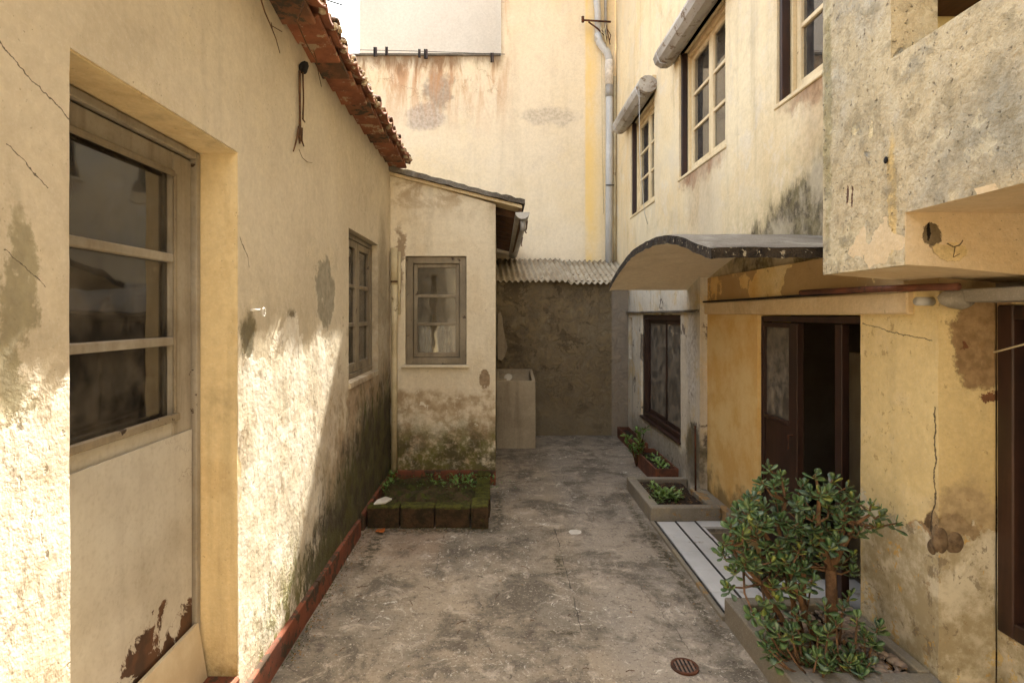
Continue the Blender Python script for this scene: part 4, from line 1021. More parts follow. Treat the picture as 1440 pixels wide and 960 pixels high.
# ------------------------------------------------------------------ downpipe on the yellow wall
dp = thing('drainpipe', 'tall grey plastic downpipe with taped elbow against the yellow end wall', 'pipe', (1.59, 8.1, 2.2))
T('pipe_length', [(1.585, 8.12, 2.2), (1.59, 8.12, 3.6), (1.592, 8.12, 5.0)], .05, m_pvc, dp, n=14)
T('taped_joint', [(1.592, 8.12, 4.6), (1.592, 8.12, 4.76)], .056, m_zinc, dp, n=14)
T('taped_joint', [(1.592, 8.12, 4.77), (1.59, 8.12, 5.0), (1.59, 8.12, 5.12)], [.057, .062, .058], m_tape, dp, n=14)
T('elbow', [(1.59, 8.12, 5.0), (1.588, 8.12, 5.16), (1.56, 8.12, 5.24), (1.50, 8.12, 5.31), (1.45, 8.12, 5.38), (1.43, 8.12, 5.5)], .054, m_pvc, dp, n=14)
T('pipe_length', [(1.43, 8.12, 5.4), (1.43, 8.12, 5.8), (1.38, 8.12, 6.3), (1.38, 8.12, 8)], .048, m_pvc, dp, n=14)
T('pipe_length', [(1.55, 8.15, 5.45), (1.545, 8.15, 6.2), (1.54, 8.15, 8)], .022, m_zinc, dp, n=10)
T('pipe_clip', [(1.53, 8.06, 3.33), (1.65, 8.06, 3.33)], .008, m_black, dp)
T('thin_pipe', [(1.672, 8.14, 1.95), (1.675, 8.14, 4.9)], .02, m_pvc_old, dp, n=8)
br = thing('wall_bracket', 'rusty iron bracket with tangled wires beside the top of the downpipe', 'bracket', (1.4, 8.1, 5.6))
T('arm', [(1.20, 8.03, 5.65), (1.60, 8.06, 5.64)], .014, m_rust, br); T('brace', [(1.28, 8.04, 5.63), (1.42, 8.06, 5.54), (1.55, 8.1, 5.42)], .012, m_rust, br)
T('insulator', [(1.2, 8.03, 5.62), (1.2, 8.03, 5.70)], .02, m_rust, br)
for k in range(7):
    a_ = W(842 + random.uniform(0, 12), 36 + random.uniform(-4, 8), 8.04); b_ = W(850 + random.uniform(0, 8), 60 + random.uniform(-5, 8), 8.06)
    T('wire', [a_, (a_ + b_) / 2 + Vector((random.uniform(-.06, .06), -.02, random.uniform(-.03, .03))), b_], .006, m_rust if k % 2 else m_pvc_old, br, n=6)
T('wire', [W(846, 72, 8.05), W(847, 200, 8.1), W(849, 300, 8.15)], .004, m_pvc_old, br, n=5)

# clothes line and pegs on the stained wall
cl = T('clothes_line', [(-2.4, 8.1, 5.27), (-1.2, 8.1, 5.245), (.1, 8.1, 5.20)], .004, m_black, None, n=5, label='thin clothes line along the top of the stained yellow wall', cat='clothes line')
pegs = [(528, 74, 0, 'leftmost dark clothes peg on the line'), (544, 73, .7, 'small clothes peg second from the left on the line'), (590, 76, .6, 'slim clothes peg just left of the thick one on the line'),
        (599, 77, 1.1, 'thick dark clothes peg at the middle of the line'), (692, 82, 1, 'rightmost dark clothes peg near the wall step')]
pegs[0] = (528, 74, 1, pegs[0][3])
for px, py, s_, lab in pegs:
    c = W(px, py, 8.1); t = thing('clothes_peg', lab, 'clothes peg', c, 'clothes pegs on the line')
    hh = .045 + .02 * s_
    B('jaw', (c.x - .018 * s_ - .006, 8.07, c.z - hh), (c.x - .002, 8.1, c.z + hh), m_black, t, bevel=.002)
    B('jaw', (c.x + .002, 8.07, c.z - hh), (c.x + .018 * s_ + .006, 8.1, c.z + hh), m_brown, t, bevel=.002)

# ------------------------------------------------------------------ wash trough
sk_ = thing('wash_trough', 'tall square concrete washing trough standing against the dark wall', 'wash trough', (.2, 6.7, 0))
x0, x1, y0, y1 = -.016, .423, 6.38, 7.04
def slope(y): return .752 + (y - y0) / (y1 - y0) * .075
bm = bmesh.new()
def prism(x0, x1, y0, y1, zf):
    v = []
    for x in (x0, x1):
        for y in (y0, y1):
            for z in (-.01, zf(y)): v.append(bm.verts.new((x, y, z)))
    for f in ((0,1,3,2),(4,6,7,5),(0,2,6,4),(1,5,7,3),(0,4,5,1),(2,3,7,6)): bm.faces.new([v[i] for i in f])
prism(x0, x1, y0, y0 + .035, slope); fin('front_panel', bm, m_sink, sk_, bevel=.004, wob=.0015)
bm = bmesh.new(); prism(x1 - .035, x1, y0 + .036, y1 - .036, slope); prism(x0, x0 + .03, y0 + .036, y1 - .036, slope); fin('side_panel', bm, m_sink, sk_, bevel=.004)
bm = bmesh.new(); prism(x0, x1, y1 - .035, y1, slope); fin('back_panel', bm, m_sink, sk_, bevel=.004)
bm = bmesh.new(); v = []
for x in (x0 + .031, x1 - .036):
    for (y, z) in ((y0 + .22, .60), (y1 - .036, .775), (y1 - .036, .5), (y0 + .22, .5)): v.append(bm.verts.new((x, y, z)))
for f in ((0,1,2,3),(7,6,5,4),(0,4,5,1),(1,5,6,2),(2,6,7,3),(3,7,4,0)): bm.faces.new([v[i] for i in f])
fin('washboard', bm, m_sink, sk_, bevel=.004); B('basin_floor', (x0 + .031, y0 + .036, .4), (x1 - .036, y0 + .219, .5), m_sink, sk_)
B('divider', (x0 + .031, y0 + .036, .5), (.10, y0 + .1, .77), m_sink, sk_, bevel=.003)
bm = bmesh.new(); bmesh.ops.create_uvsphere(bm, u_segments=14, v_segments=8, radius=.05, matrix=Matrix.Translation((.125, 6.72, .76)) @ Matrix.Rotation(R(50), 4, 'X') @ Matrix.Diagonal((1, 1, .28, 1)))
fin('dish', bm, m_paper, None, wob=.006, smooth=True, label='small pale soap dish lying in the top of the washing trough', cat='soap dish')
bm = bmesh.new()
cl_pts = [(.03, 1.53), (.055, 1.46), (.075, 1.3), (.12, 1.1), (.085, .98), (.05, .93), (.0, .95), (-.01, 1.2), (.0, 1.5)]
n_ = len(cl_pts); fr_ = [bm.verts.new((x, 6.98 - .02 * (k % 2), z)) for k, (x, z) in enumerate(cl_pts)]; bk_ = [bm.verts.new((x, 7.03, z)) for x, z in cl_pts]
bm.faces.new(fr_); bm.faces.new(list(reversed(bk_)))
for k in range(n_): bm.faces.new((fr_[k], bk_[k], bk_[(k+1) % n_], fr_[(k+1) % n_]))
fin('cloth', bm, m_sink, None, wob=.006, bevel=.004, label='limp grey-brown cloth hung on the wall above the washing trough', cat='cloth')

# ------------------------------------------------------------------ mossy brick bed
bed = thing('planting_bed', 'low square bed edged with mossy bricks in the corner before the annex', 'planting bed', (-.5, 4.5, 0))
def brick(lo, hi): return B('brick', lo, hi, m_mossbrick, bed, bevel=.012, seg=2, wob=.007)
xb = -.922
for ln in (.235, .245, .255): brick((xb, 4.0 + random.uniform(-.005, .008), -.02), (xb + ln - .008, 4.115, .145 + random.uniform(-.008, .006))); xb += ln
brick((xb, 3.985, -.02), (-.065, 4.2, .155))
yb = 4.208
for ln in (.235, .19, .2, .155): brick((-.175, yb, -.02), (-.062 + random.uniform(-.005, .005), yb + ln - .008, .135 + random.uniform(-.01, .008))); yb += ln
bm = bmesh.new(); bmesh.ops.create_grid(bm, x_segments=40, y_segments=44, size=1)
for v in bm.verts:
    x = -.55 + v.co.x * .375; y = 4.56 + v.co.y * .45
    v.co = Vector((x, y, .055 + .06 * noise.noise(Vector((x * 4, y * 4, 0))) + .045 * noise.noise(Vector((x * 14, y * 14, 0)))))
fin('soil', bm, m_mosssoil, bed, smooth=True, kind='stuff')
def scatter_leaves(name, parent, mat, n, pos, size, up=.4, flat=False, **k):
    vs, fs = [], []
    for q in range(n):
        p = Vector(pos()); s_ = random.uniform(*size); a_ = random.uniform(0, 2 * math.pi)
        d = Vector((math.cos(a_), math.sin(a_), random.uniform(-.1, up) if flat else random.uniform(up * .3, up * 1.6))).normalized()
        sd_ = d.cross(Vector((0, 0, 1))).normalized(); nn = sd_.cross(d)
        b0 = len(vs)
        vs += [p, p + d * s_ * .45 + sd_ * s_ * .26 + nn * s_ * .06, p + d * s_ + nn * -s_ * .08, p + d * s_ * .45 - sd_ * s_ * .26 + nn * s_ * .06, p + d * s_ * .5]
        fs += [(b0, b0+1, b0+4), (b0+1, b0+2, b0+4), (b0+2, b0+3, b0+4), (b0+3, b0, b0+4)]
    me = bpy.data.meshes.new(name); me.from_pydata(vs, [], fs); return link(name, me, mat, parent, **k)
scatter_leaves('moss', bed, m_moss, 1900, lambda: (random.uniform(-.91, -.18), random.uniform(4.1, 4.98), .07 + random.uniform(0, .03)), (.008, .022), .6, kind='stuff')
scatter_leaves('moss', bed, m_moss, 1500, lambda: (lambda t: (random.uniform(-.92, -.07), random.uniform(3.99, 4.1), .142) if t < .6 else (random.uniform(-.17, -.065), random.uniform(4.1, 4.95), .138))(random.random()), (.006, .015), .7, kind='stuff')
scatter_leaves('weeds', bed, m_weed, 260, lambda: (random.gauss(-.3, .16), random.uniform(4.6, 4.95), random.uniform(.08, .13)), (.015, .045), .8, kind='stuff')
scatter_leaves('weeds', bed, m_weed, 120, lambda: (random.gauss(-.9, .02), random.uniform(4.5, 4.96), random.uniform(.08, .16)), (.015, .04), .8, kind='stuff')
bm = bmesh.new(); vv = [bm.verts.new(p) for p in ((-.88, 4.03, .152), (-.80, 4.05, .153), (-.765, 4.12, .158), (-.82, 4.16, .16), (-.87, 4.1, .156))]
bm.faces.new(vv); ret = bmesh.ops.extrude_face_region(bm, geom=list(bm.faces))
for v in [g for g in ret['geom'] if isinstance(g, bmesh.types.BMVert)]: v.co.z += .012
fin('shard', bm, m_paper, None, bevel=.002, label='flat white shard lying on the front bricks of the mossy bed', cat='shard')
bm = bmesh.new(); bmesh.ops.create_grid(bm, x_segments=4, y_segments=3, size=.03, matrix=Matrix.Translation((-.81, 3.92, .014)))
fin('fallen_leaf', bm, simple('orange_dead_leaf', S(190,104,40), S(150,80,34), 20, .8), None, wob=.012, label='curled orange dead leaf on the cement in front of the brick bed', cat='leaf')

# ------------------------------------------------------------------ small concrete planter on the right
sp = thing('planter', 'square shallow concrete planter box with low green weeds beside the ochre wall', 'planter', (1.35, 4.5, 0))
X0, X1, Y0, Y1, H = 1.105, 1.61, 4.1, 4.88, .11
B('rim', (X0, Y0, -.01), (X1, Y0 + .07, H), m_curb, sp, bevel=.006, wob=.003)
B('rim', (X0, Y0 + .072, -.01), (X0 + .075, Y1 - .062, H - .002), m_curb, sp, bevel=.006, wob=.003)
B('rim', (X0, Y1 - .06, -.01), (X1 - .002, Y1, H), m_curb, sp, bevel=.006, wob=.003)
B('rim', (X1 - .07, Y0 + .072, -.01), (X1 - .002, Y0 + .5, H - .001), m_curb, sp, bevel=.006, wob=.003)
def soil_patch(name, par, x0, x1, y0, y1, z, amp=.02, mat=None, seed=0):
    bm = bmesh.new(); bmesh.ops.create_grid(bm, x_segments=24, y_segments=30, size=1)
    for v in bm.verts:
        x = (x0+x1)/2 + v.co.x*(x1-x0)/2; y = (y0+y1)/2 + v.co.y*(y1-y0)/2
        v.co = Vector((x, y, z + amp * noise.noise(Vector((x*6, y*6, seed))) + amp * .5 * noise.noise(Vector((x*25, y*25, seed)))))
    return fin(name, bm, mat or m_soil, par, smooth=True, kind='stuff')
soil_patch('soil', sp, X0 + .07, X1 - .06, Y0 + .06, Y1 - .05, .075)
for _ in range(9):
    cx_, cy_ = random.uniform(1.2, 1.42), random.uniform(4.25, 4.6)
    scatter_leaves('weed_tuft', sp, m_weed, 34, lambda: (random.gauss(cx_, .03), random.gauss(cy_, .04), random.uniform(.08, .13)), (.02, .05), .7, kind='stuff')
scatter_leaves('weed_litter', sp, m_leafdry, 160, lambda: (random.uniform(1.18, 1.54), random.uniform(4.17, 4.8), .088), (.01, .025), .2, True, kind='stuff')
T('rod', [(1.565, 4.5, .07), (1.562, 4.5, .62)], .008, m_rust, None, n=8, label='thin rusty iron rod standing upright in the small planter', cat='rod')
B('kerb', (1.615, 3.985, -.01), (1.675, 4.56, .105), m_curb, None, bevel=.008, wob=.004, label='short grey concrete kerb between the small planter and the stairwell', cat='kerb')
# plant behind: terracotta troughs and a leafy weed
def trough(x0, x1, y0, y1, h_, lab, roty=0):
    t = thing('terracotta_trough', lab, 'plant trough', ((x0+x1)/2, (y0+y1)/2, 0), 'terracotta troughs below the frosted window')
    th = .014
    for lo, hi in (((x0, y0, 0), (x1, y0+th, h_)), ((x0, y1-th, 0), (x1, y1, h_)), ((x0, y0+th, 0), (x0+th, y1-th, h_)), ((x1-th, y0+th, 0), (x1, y1-th, h_)), ((x0+th, y0+th, .002), (x1-th, y1-th, .015))):
        B('side', lo, hi, m_pot, t, bevel=.003, wob=.002)
    soil_patch('soil', t, x0+th, x1-th, y0+th, y1-th, h_ - .04, .01)
    return t
t1 = trough(1.46, 1.60, 6.05, 6.95, .13, 'far terracotta trough, long and empty, at the foot of the dark corner')
t2 = trough(1.38, 1.585, 4.98, 5.75, .15, 'near terracotta trough with seedlings behind the small concrete planter')
scatter_leaves('seedlings', t2, m_weed, 120, lambda: (random.gauss(1.48, .04), random.uniform(5.05, 5.5), random.uniform(.11, .17)), (.02, .05), .7, kind='stuff')

def leaf_mesh(name, L_=.05, Wd=.026, th=.004, mat=None, n=5):
    """fleshy spoon leaf growing along +X"""
    bm = bmesh.new(); prof = [(0, .12), (.18, .3), (.42, .72), (.68, 1.0), (.88, .78), (1.0, .12)]
    rings = []
    for t, w_ in prof:
        x = L_ * t; z = .18 * L_ * t * t; hw = Wd / 2 * w_; tt = th * (.4 + .6 * w_)
        rings.append([bm.verts.new((x, -hw, z + .15 * hw)), bm.verts.new((x, 0, z - tt * .6)), bm.verts.new((x, hw, z + .15 * hw)), bm.verts.new((x, 0, z + tt * .4))])
    for a_, b_ in zip(rings, rings[1:]):
        for k in range(4): bm.faces.new((a_[k], a_[(k+1) % 4], b_[(k+1) % 4], b_[k]))
    bm.faces.new(rings[0]); bm.faces.new(list(reversed(rings[-1])))
    bmesh.ops.recalc_face_normals(bm, faces=bm.faces)
    me = bpy.data.meshes.new(name); bm.to_mesh(me); bm.free(); me.materials.append(mat)
    me.polygons.foreach_set('use_smooth', [True]*len(me.polygons)); return me
# leafy plant by the corner
wp = thing('plant', 'bushy green self-sown plant between the two terracotta troughs', 'plant', (1.38, 5.6, 0))
wl = leaf_mesh('leaf', .07, .03, .002, m_weed)
for k in range(7):
    a_ = random.uniform(0, 6.28); r_ = random.uniform(.03, .15); hgt = random.uniform(.18, .4)
    b0 = Vector((1.37, 5.62, 0)); tp = b0 + Vector((r_ * math.cos(a_) * .9, r_ * math.sin(a_), hgt)); md = (b0 + tp) / 2 + Vector((.01, 0, .03))
    T('stem', [b0, md, tp], [.006, .005, .003], m_twig, wp, n=5)
    for q in range(14):
        t = random.uniform(.25, 1); p = b0.lerp(md, t * 2) if t < .5 else md.lerp(tp, t * 2 - 1)
        o = bpy.data.objects.new('leaf', wl); COL.objects.link(o); adopt(o, wp)
        o.location = p; o.rotation_euler = (random.uniform(-.5, .5), random.uniform(-.9, .3), random.uniform(0, 6.28)); s_ = random.uniform(.7, 1.2); o.scale = (s_,) * 3

# ------------------------------------------------------------------ tiled landing and stairwell
ld = thing('landing', 'white tiled landing with dark grip strips beside the sunken doorway', 'landing', (1.3, 3.5, 0))
B('bed_slab', (1.11, 2.79, -.1), (1.449, 4.095, .006), m_grout, ld, bevel=.002)
B('edge_strip', (1.098, 2.79, -.02), (1.122, 4.09, .02), m_curb, ld, bevel=.003, wob=.002)
for (xa, xb) in ((1.142, 1.268), (1.284, 1.41)):
    y = 2.80
    for ln in (.25, .262, .262, .262, .25):
        B('tile', (xa, y, .0), (xb, y + ln - .003, .016 + random.uniform(-.0008, .0008)), m_white_tile, ld, bevel=.0012); y += ln
for xa in (1.124, 1.2705, 1.4125): B('grip_strip', (xa, 2.80, 0), (xa + .0115, 4.09, .0175), m_strip, ld, bevel=.001)
B('grip_strip', (1.4265, 2.8, .0), (1.4485, 3.98, .013), m_white_tile, ld, bevel=.001)
B('tile', (1.4265, 3.985, .0), (1.612, 4.095, .0165), m_white_tile, ld, bevel=.0012)
for (xa, xb, ya, yb) in ((1.452, 1.60, 2.80, 3.05), (1.603, 1.80, 2.80, 3.05), (1.803, 2.0, 2.80, 3.05), (1.452, 1.60, 3.053, 3.19), (1.603, 1.80, 3.053, 3.19), (1.803, 2.0, 3.053, 3.19)):
    B('tile', (xa, ya, .0), (xb, yb, .0165), m_white_tile, ld, bevel=.0012)
# well walls: beige tiles one by one
for r_ in range(3):
    for c_ in range(2):
        B('wall_tile', (1.455 + c_ * .15, 3.968, -.02 - (r_ + 1) * .13), (1.602 + c_ * .15, 3.98, -.023 - r_ * .13), m_beige_tile, ld, bevel=.001)
for r_ in range(3):
    for c_ in range(5):
        B('wall_tile', (1.45, 3.21 + c_ * .15, -.02 - (r_ + 1) * .13), (1.458, 3.357 + c_ * .15, -.023 - r_ * .13), m_beige_tile, ld, bevel=.001)
B('step', (1.46, 3.6, -.49), (2.4, 3.967, -.21), m_beige_tile, ld); B('step', (1.46, 3.205, -.49), (2.4, 3.598, -.40), m_beige_tile, ld)

# ------------------------------------------------------------------ large planter with jade plant
bp_ = thing('planter', 'long grey concrete planter full of pebbles under the jade plant in the foreground', 'planter', (1.4, 2.45, 0))
PX0, PX1, PY0, PY1, PH = 1.108, 1.674, 2.13, 2.785, .118
B('rim', (PX0, PY0, -.01), (PX0 + .078, PY1, PH), m_curb, bp_, bevel=.005, wob=.003)
B('rim', (PX0 + .08, PY1 - .07, -.01), (PX1, PY1, PH - .001), m_curb, bp_, bevel=.005, wob=.003)
B('rim', (PX0 + .08, PY0, -.01), (PX1, PY0 + .07, PH - .001), m_curb, bp_, bevel=.005, wob=.003)
B('rim', (PX1 - .045, PY0 + .072, -.01), (PX1, PY1 - .072, PH + .004), m_curb, bp_, bevel=.005, wob=.003)
soil_patch('soil', bp_, PX0 + .07, PX1 - .04, PY0 + .06, PY1 - .06, .075, .02)
bm = bmesh.new()
for k in range(620):
    s_ = random.choice((.006, .008, .01, .012, .015, .019)) * random.uniform(.8, 1.15)
    M_ = Matrix.Translation((random.uniform(1.2, 1.62), random.uniform(2.21, 2.7), .09 + s_ * .45)) @ Matrix.Rotation(random.uniform(0, 6), 4, 'Z') @ Matrix.Rotation(random.uniform(-.4, .4), 4, 'X') @ Matrix.Diagonal((1.3, 1, .6, 1))
    bmesh.ops.create_icosphere(bm, subdivisions=2, radius=s_, matrix=M_)
fin('pebbles', bm, m_peb, bp_, smooth=True, kind='stuff')
scatter_leaves('leaf_litter', bp_, m_leafdry, 200, lambda: (random.uniform(1.2, 1.62), random.uniform(2.21, 2.7), .1), (.015, .035), .3, True, kind='stuff')

jp = thing('jade_plant', 'large bushy jade plant with fleshy green leaves growing from the concrete planter', 'plant', (1.45, 2.5, .1))
trunk0 = Vector((1.475, 2.52, .08)); fork = W(1168, 800, 2.53)
T('trunk', [trunk0, (trunk0 + fork) / 2 + Vector((.005, 0, 0)), fork], [.027, .024, .022], m_bark, jp, n=10)
limbs = []
def limb(pts, r0, r1):
    n_ = len(pts); T('branch', pts, [r0 + (r1 - r0) * k / (n_ - 1) for k in range(n_)], m_bark, jp, n=8); limbs.append(pts)
fk = fork - Vector((0, 0, .01))
L1 = [fk, W(1158, 770, 2.52), W(1150, 735, 2.5), W(1152, 700, 2.5), W(1148, 672, 2.48)]
L2 = [fk, W(1180, 775, 2.5), W(1195, 752, 2.46), W(1205, 735, 2.42), W(1225, 722, 2.38)]
L3 = [fk + Vector((0, .0, .02)), W(1183, 760, 2.56), W(1190, 725, 2.6), W(1192, 700, 2.62)]
L4 = [Vector((1.36, 2.42, .09)), W(1110, 800, 2.43), W(1085, 765, 2.45), W(1065, 735, 2.45), W(1050, 715, 2.45)]
L5 = [Vector((1.34, 2.5, .09)), W(1100, 790, 2.5), W(1095, 740, 2.5), W(1105, 705, 2.5), W(1098, 668, 2.5)]
L6 = [Vector((1.28, 2.42, .09)), W(1070, 820, 2.42), W(1045, 795, 2.42), W(1028, 768, 2.42)]
L7 = [Vector((1.4, 2.6, .09)), W(1130, 780, 2.6), W(1128, 735, 2.6), W(1130, 700, 2.6)]
for Lx, r0 in ((L1, .017), (L2, .017), (L3, .011), (L4, .013), (L5, .012), (L6, .011), (L7, .012)): limb(Lx, r0, .005)
lm = [leaf_mesh('leaf', .056, .032, .005, m_leaf), leaf_mesh('leaf', .05, .029, .005, m_leaf), leaf_mesh('leaf', .054, .031, .005, m_leaf3), leaf_mesh('leaf', .05, .029, .005, m_leaf2)]
allpts = [p for Lx in limbs for p in Lx]
rt = random.Random(3)
tips = [(1080,655,2.5),(1098,668,2.5),(1105,690,2.52),(1148,665,2.46),(1165,690,2.44),(1140,690,2.5),(1172,672,2.55),(1192,685,2.5),(1200,700,2.42),(1185,715,2.42),(1225,708,2.36),(1240,722,2.34),(1262,735,2.34),
        (1235,740,2.36),(1210,745,2.4),(1050,700,2.45),(1065,690,2.5),(1035,715,2.42),(1028,735,2.4),(1020,760,2.38),(1015,775,2.4),(1040,745,2.4),(1060,725,2.42),(1075,710,2.46),(1085,735,2.4),(1100,725,2.44),
        (1120,710,2.5),(1110,750,2.4),(1125,740,2.44),(1095,765,2.38),(1075,765,2.38),(1055,770,2.36),(1045,790,2.36),(1065,795,2.34),(1085,790,2.34),(1105,785,2.36),(1125,770,2.42),(1115,800,2.36),(1130,795,2.4),
        (1022,825,2.36),(1030,800,2.38),(1140,760,2.5),(1150,780,2.52),(1075,850,2.3),(1130,830,2.3),(1145,815,2.34),(1110,825,2.32),(1160,850,2.3),(1175,870,2.28),(1150,890,2.25),(1165,885,2.22),
        (1215,890,2.3),(1228,900,2.28),(1235,880,2.32),(1150,920,2.17),(1205,935,2.2),(1225,930,2.2),(1190,925,2.2),(1210,950,2.17),(1165,930,2.16),(1185,850,2.36),(1195,835,2.4),(1185,790,2.55),(1200,780,2.6),
        (1070,675,2.55),(1130,680,2.6),(1200,800,2.55),(1120,860,2.28),(1095,845,2.3),(1040,760,2.45),(1090,700,2.55),(1160,740,2.58),(1205,720,2.55),(1180,700,2.6)]
for k in range(74):
    a_ = rt.uniform(0, 6.28); q_ = rt.uniform(0, 1) ** .5
    tips.append((1105 + 82 * q_ * math.cos(a_), 752 + 78 * q_ * math.sin(a_), rt.uniform(2.34, 2.66)))
for k in range(28): tips.append((rt.uniform(1060, 1230), rt.uniform(860, 945), rt.uniform(2.2, 2.35)))
leaves = []
for px, py, Y in tips:
    c = W(px, py, Y); c.z = max(c.z, .13)
    src = min(allpts, key=lambda p: (p - c).length + (0.15 if p.z > c.z else 0))
    if c.z < .32: src = Vector((c.x + random.uniform(-.03, .03), min(max(c.y + random.uniform(-.03, .05), 2.22), 2.68), .08))
    if src.x < 1.2 and c.z < .32: src.x = 1.22
    md = (src + c) / 2 + Vector((random.uniform(-.02, .02), random.uniform(-.02, .02), -.015))
    T('twig', [src, md, c], [.006, .0045, .003], m_bark, jp, n=5)
    ax = ((c - md).normalized() + Vector((0, 0, 1.1))).normalized()
    nl = random.randint(8, 12)
    for k in range(nl):
        ring = k / nl; el = R(-12 + 82 * ring + random.uniform(-12, 12)); az = k * 2.4 + random.uniform(-.3, .3)
        base = c - ax * (.035 * (1 - ring))
        q = ax.to_track_quat('Z', 'Y').to_matrix().to_4x4()
        M_ = Matrix.Translation(base) @ q @ Matrix.Rotation(az, 4, 'Z') @ Matrix.Rotation(-el, 4, 'Y') @ Matrix.Rotation(random.uniform(-.35, .35), 4, 'X') @ Matrix.Scale(random.uniform(.6, 1.12) * (1 - .35 * ring), 4)
        leaves.append((Y - .3 * random.random(), random.choices(lm, (5, 4, 2.4, .9))[0], M_))
leaves.sort(key=lambda t: t[0])
stuffv = {}
for i, (_, me, M_) in enumerate(leaves):
    if i < 300:
        o = bpy.data.objects.new('leaf', me); COL.objects.link(o); adopt(o, jp); o.matrix_basis = M_
    else: stuffv.setdefault(me.materials[0], []).append((me, M_))
bm = bmesh.new(); mats = list(stuffv)
for mi, mm in enumerate(mats):
    for me, M_ in stuffv[mm]:
        n0 = len(bm.verts); f0 = len(bm.faces); bm.from_mesh(me); bm.verts.ensure_lookup_table(); bm.faces.ensure_lookup_table()
        for v in bm.verts[n0:]: v.co = M_ @ v.co
        for f in bm.faces[f0:]: f.material_index = mi; f.smooth = True
me = bpy.data.meshes.new('foliage'); bm.to_mesh(me); bm.free(); link('foliage', me, mats, jp, kind='stuff')

# ------------------------------------------------------------------ drain grate
gr = thing('drain_grate', 'round rusty iron drain grate set in the cement near the big planter', 'drain', (.79, 2.42, 0))
gc = Vector((.795, 2.42, 0)); gr.location = gc
bm = bmesh.new(); n = 28
for (r0, r1, z0_, z1_) in ((.058, .047, .0, .008),):
    rr = []
    for k in range(n):
        a_ = 2 * math.pi * k / n; cs, sn = math.cos(a_), math.sin(a_)
        rr.append([bm.verts.new(gc + Vector((r * cs, r * sn, z))) for r, z in ((r0, 0), (r0, z1_), (r1, z1_), (r1, 0))])
    for k in range(n):
        for q in range(3): bm.faces.new((rr[k][q], rr[(k+1) % n][q], rr[(k+1) % n][q+1], rr[k][q+1]))
fin('ring', bm, m_rust, gr)
B('crossbar', (gc.x - .046, gc.y - .003, .0015), (gc.x + .046, gc.y + .003, .007), m_rust, gr, bevel=0)
m_grate = simple('worn_grate_iron', S(128,104,86), S(92,72,60), 30, .7, .4)
for k in range(-2, 3):
    x = k * .017; l_ = math.sqrt(.047**2 - x * x)
    B('bar', (gc.x + x - .0035, gc.y - l_, .001), (gc.x + x + .0035, gc.y + l_, .0075), m_grate, gr, bevel=0)
bm = bmesh.new(); bmesh.ops.create_circle(bm, cap_ends=True, segments=24, radius=.048, matrix=Matrix.Translation(gc + Vector((0, 0, .0045)))); fin('pit', bm, m_black, gr)  # flat black disc, painted shade in place of an open drain hole

# ------------------------------------------------------------------ things on the left wall
hk = thing('wall_hook', 'dark hook on the left wall with a bundle of dried stems hanging below it', 'hook', WX(421, 97, XL))
def LW(px, py, off=.015):
    p = WX(px, py, XL); return p + Vector((off, 0, 0))
bm = bmesh.new(); bmesh.ops.create_icosphere(bm, subdivisions=2, radius=.03, matrix=Matrix.Translation(LW(422, 97, .02)) @ Matrix.Diagonal((.7, 1, .8, 1))); fin('knot', bm, m_black, hk, wob=.02)
T('stem', [LW(417, 100), LW(417, 130), LW(417.5, 165), LW(417, 190), LW(417, 202)], [.007, .006, .006, .008, .005], m_twig, hk, n=6)
T('stem', [LW(420, 102, .02), LW(421, 140, .02), LW(420, 168, .02), LW(423, 172, .02)], [.005, .004, .005, .003], m_twig, hk, n=6)
T('stem', [LW(416, 178), LW(413, 195), LW(408, 213)], [.006, .005, .003], m_twig, hk, n=6)
T('stem', [LW(420, 180), LW(420, 198), LW(423, 206)], [.006, .005, .003], m_twig, hk, n=6)
T('stem', [LW(418, 210, .008), LW(423, 222, .008), LW(430, 228, .008), LW(437, 229, .008)], .0012, m_twig, hk, n=4)
def vine(lab, pts, r0, side=()):
    t = thing('dry_vine', lab, 'vine', pts[0]); n_ = len(pts)
    T('stem', pts, [r0 * (1 - .6 * k / (n_ - 1)) for k in range(n_)], m_twig, t, n=6)
    for s_ in side: T('twig', s_, r0 * .45, m_twig, t, n=5)
vine('forked dry vine twig hanging on the left wall at the top', [LW(353, -10, .03), LW(362, 18, .03), LW(371, 38, .03), LW(378, 55, .03), LW(387, 75, .02)], .004, [[LW(371, 36, .03), LW(383, 45, .04)], [LW(373, 42, .03), LW(371, 32, .03)]])
vine('long thin dry vine trailing below the clay eave tiles', [Vector((-.80, 2.35, 2.79)), W(418, 32, 2.32), W(431, 62, 2.55), W(444, 85, 2.65), W(452, 122, 2.75)], .004, [[W(441, 70, 2.6), W(447, 92, 2.65)]])
rg = thing('wall_ring', 'small white metal ring hook catching the sun on the left wall', 'ring hook', LW(356, 438))
T('shank', [LW(352, 436, 0), LW(355, 436, .03)], .005, m_paper, rg, n=6)
c = LW(357, 439, .035); T('ring', [c + Vector((.003, .012 * math.cos(a_), .016 * math.sin(a_))) for a_ in [k * math.pi / 8 for k in range(17)]], .0035, m_paper, rg, n=6)
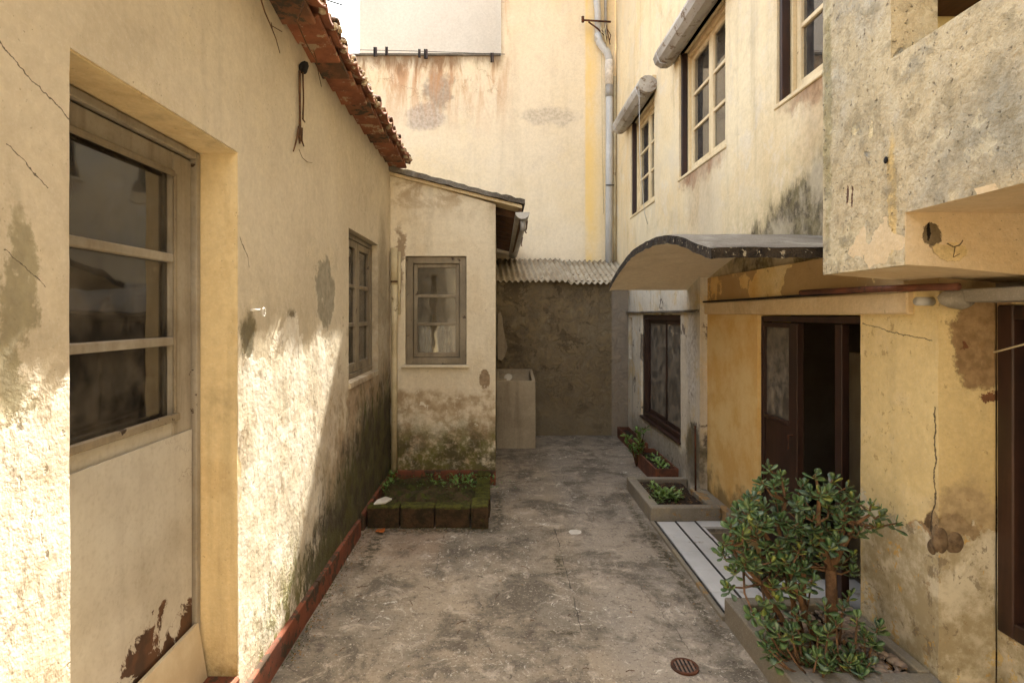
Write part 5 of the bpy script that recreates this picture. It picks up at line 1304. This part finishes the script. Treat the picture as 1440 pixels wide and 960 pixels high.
# aerial rods against the sky
ae = thing('aerial', 'thin dark aerial rods sticking into the white sky above the roof', 'aerial', (-2.5, 9.2, 6))
T('rod', [(-2.9, 9.2, 6.62), (-2.52, 9.2, 6.50), ], .014, m_black, ae); T('rod', [(-2.35, 9.2, 6.75), (-2.27, 9.2, 6.55)], .014, m_black, ae); T('mast', [(-2.9, 9.2, 5.0), (-2.9, 9.2, 7.2)], .02, m_black, ae)

# white lime chip, leaf litter along the wall foot and the yard
bm = bmesh.new(); bmesh.ops.create_icosphere(bm, subdivisions=2, radius=.04, matrix=Matrix.Translation((.53, 3.92, .003)) @ Matrix.Diagonal((1.2, 1, .12, 1))); fin('lime_chip', bm, m_paper, None, wob=.01, label='flat white chip of lime stuck to the cement in the middle of the yard', cat='chip')
def lit():
    t = random.random()
    if t < .42: return (XL + .03 + abs(random.gauss(0, .05)), random.uniform(2.4, 4.0), .006)
    if t < .6: return (random.uniform(-.9, -.05), 3.96 - abs(random.gauss(0, .04)), .006)
    if t < .7: return (-.04 + abs(random.gauss(0, .05)), random.uniform(4.0, 5.6), .006)
    if t < .8: return (1.07 - abs(random.gauss(0, .03)), random.uniform(2.3, 5.2), .006)
    return (random.uniform(-.9, 1.05), random.uniform(2.2, 5.8), .005)
scatter_leaves('leaf_litter', None, m_leafdry, 420, lit, (.006, .02), .15, True, kind='stuff', label='scattered dry leaf crumbs along the wall foot and over the cement', cat='leaf litter')
scatter_leaves('ground_moss', None, m_moss, 900, lambda: ((XL + .03 + abs(random.gauss(0, .02)), random.uniform(2.4, 4.0), .004) if random.random() < .5 else (random.uniform(-.92, -.06), 3.985 - abs(random.gauss(0, .015)), .004)), (.005, .012), .6, kind='stuff', label='thin moss growing along the red skirting and brick bed', cat='moss')
bm = bmesh.new()
for k in range(34):
    a_ = random.uniform(0, 3.1); c = Vector((random.uniform(-.75, .95), random.uniform(2.35, 4.6), .006)); d = Vector((math.cos(a_), math.sin(a_), 0)) * random.uniform(.01, .03)
    tube(bm, [c - d, c + Vector((random.uniform(-.004, .004), .003, .003)), c + d], .0016, 4)
fin('twig_litter', bm, m_twig, None, kind='stuff', label='fine dry twigs scattered over the cement yard', cat='twig litter')
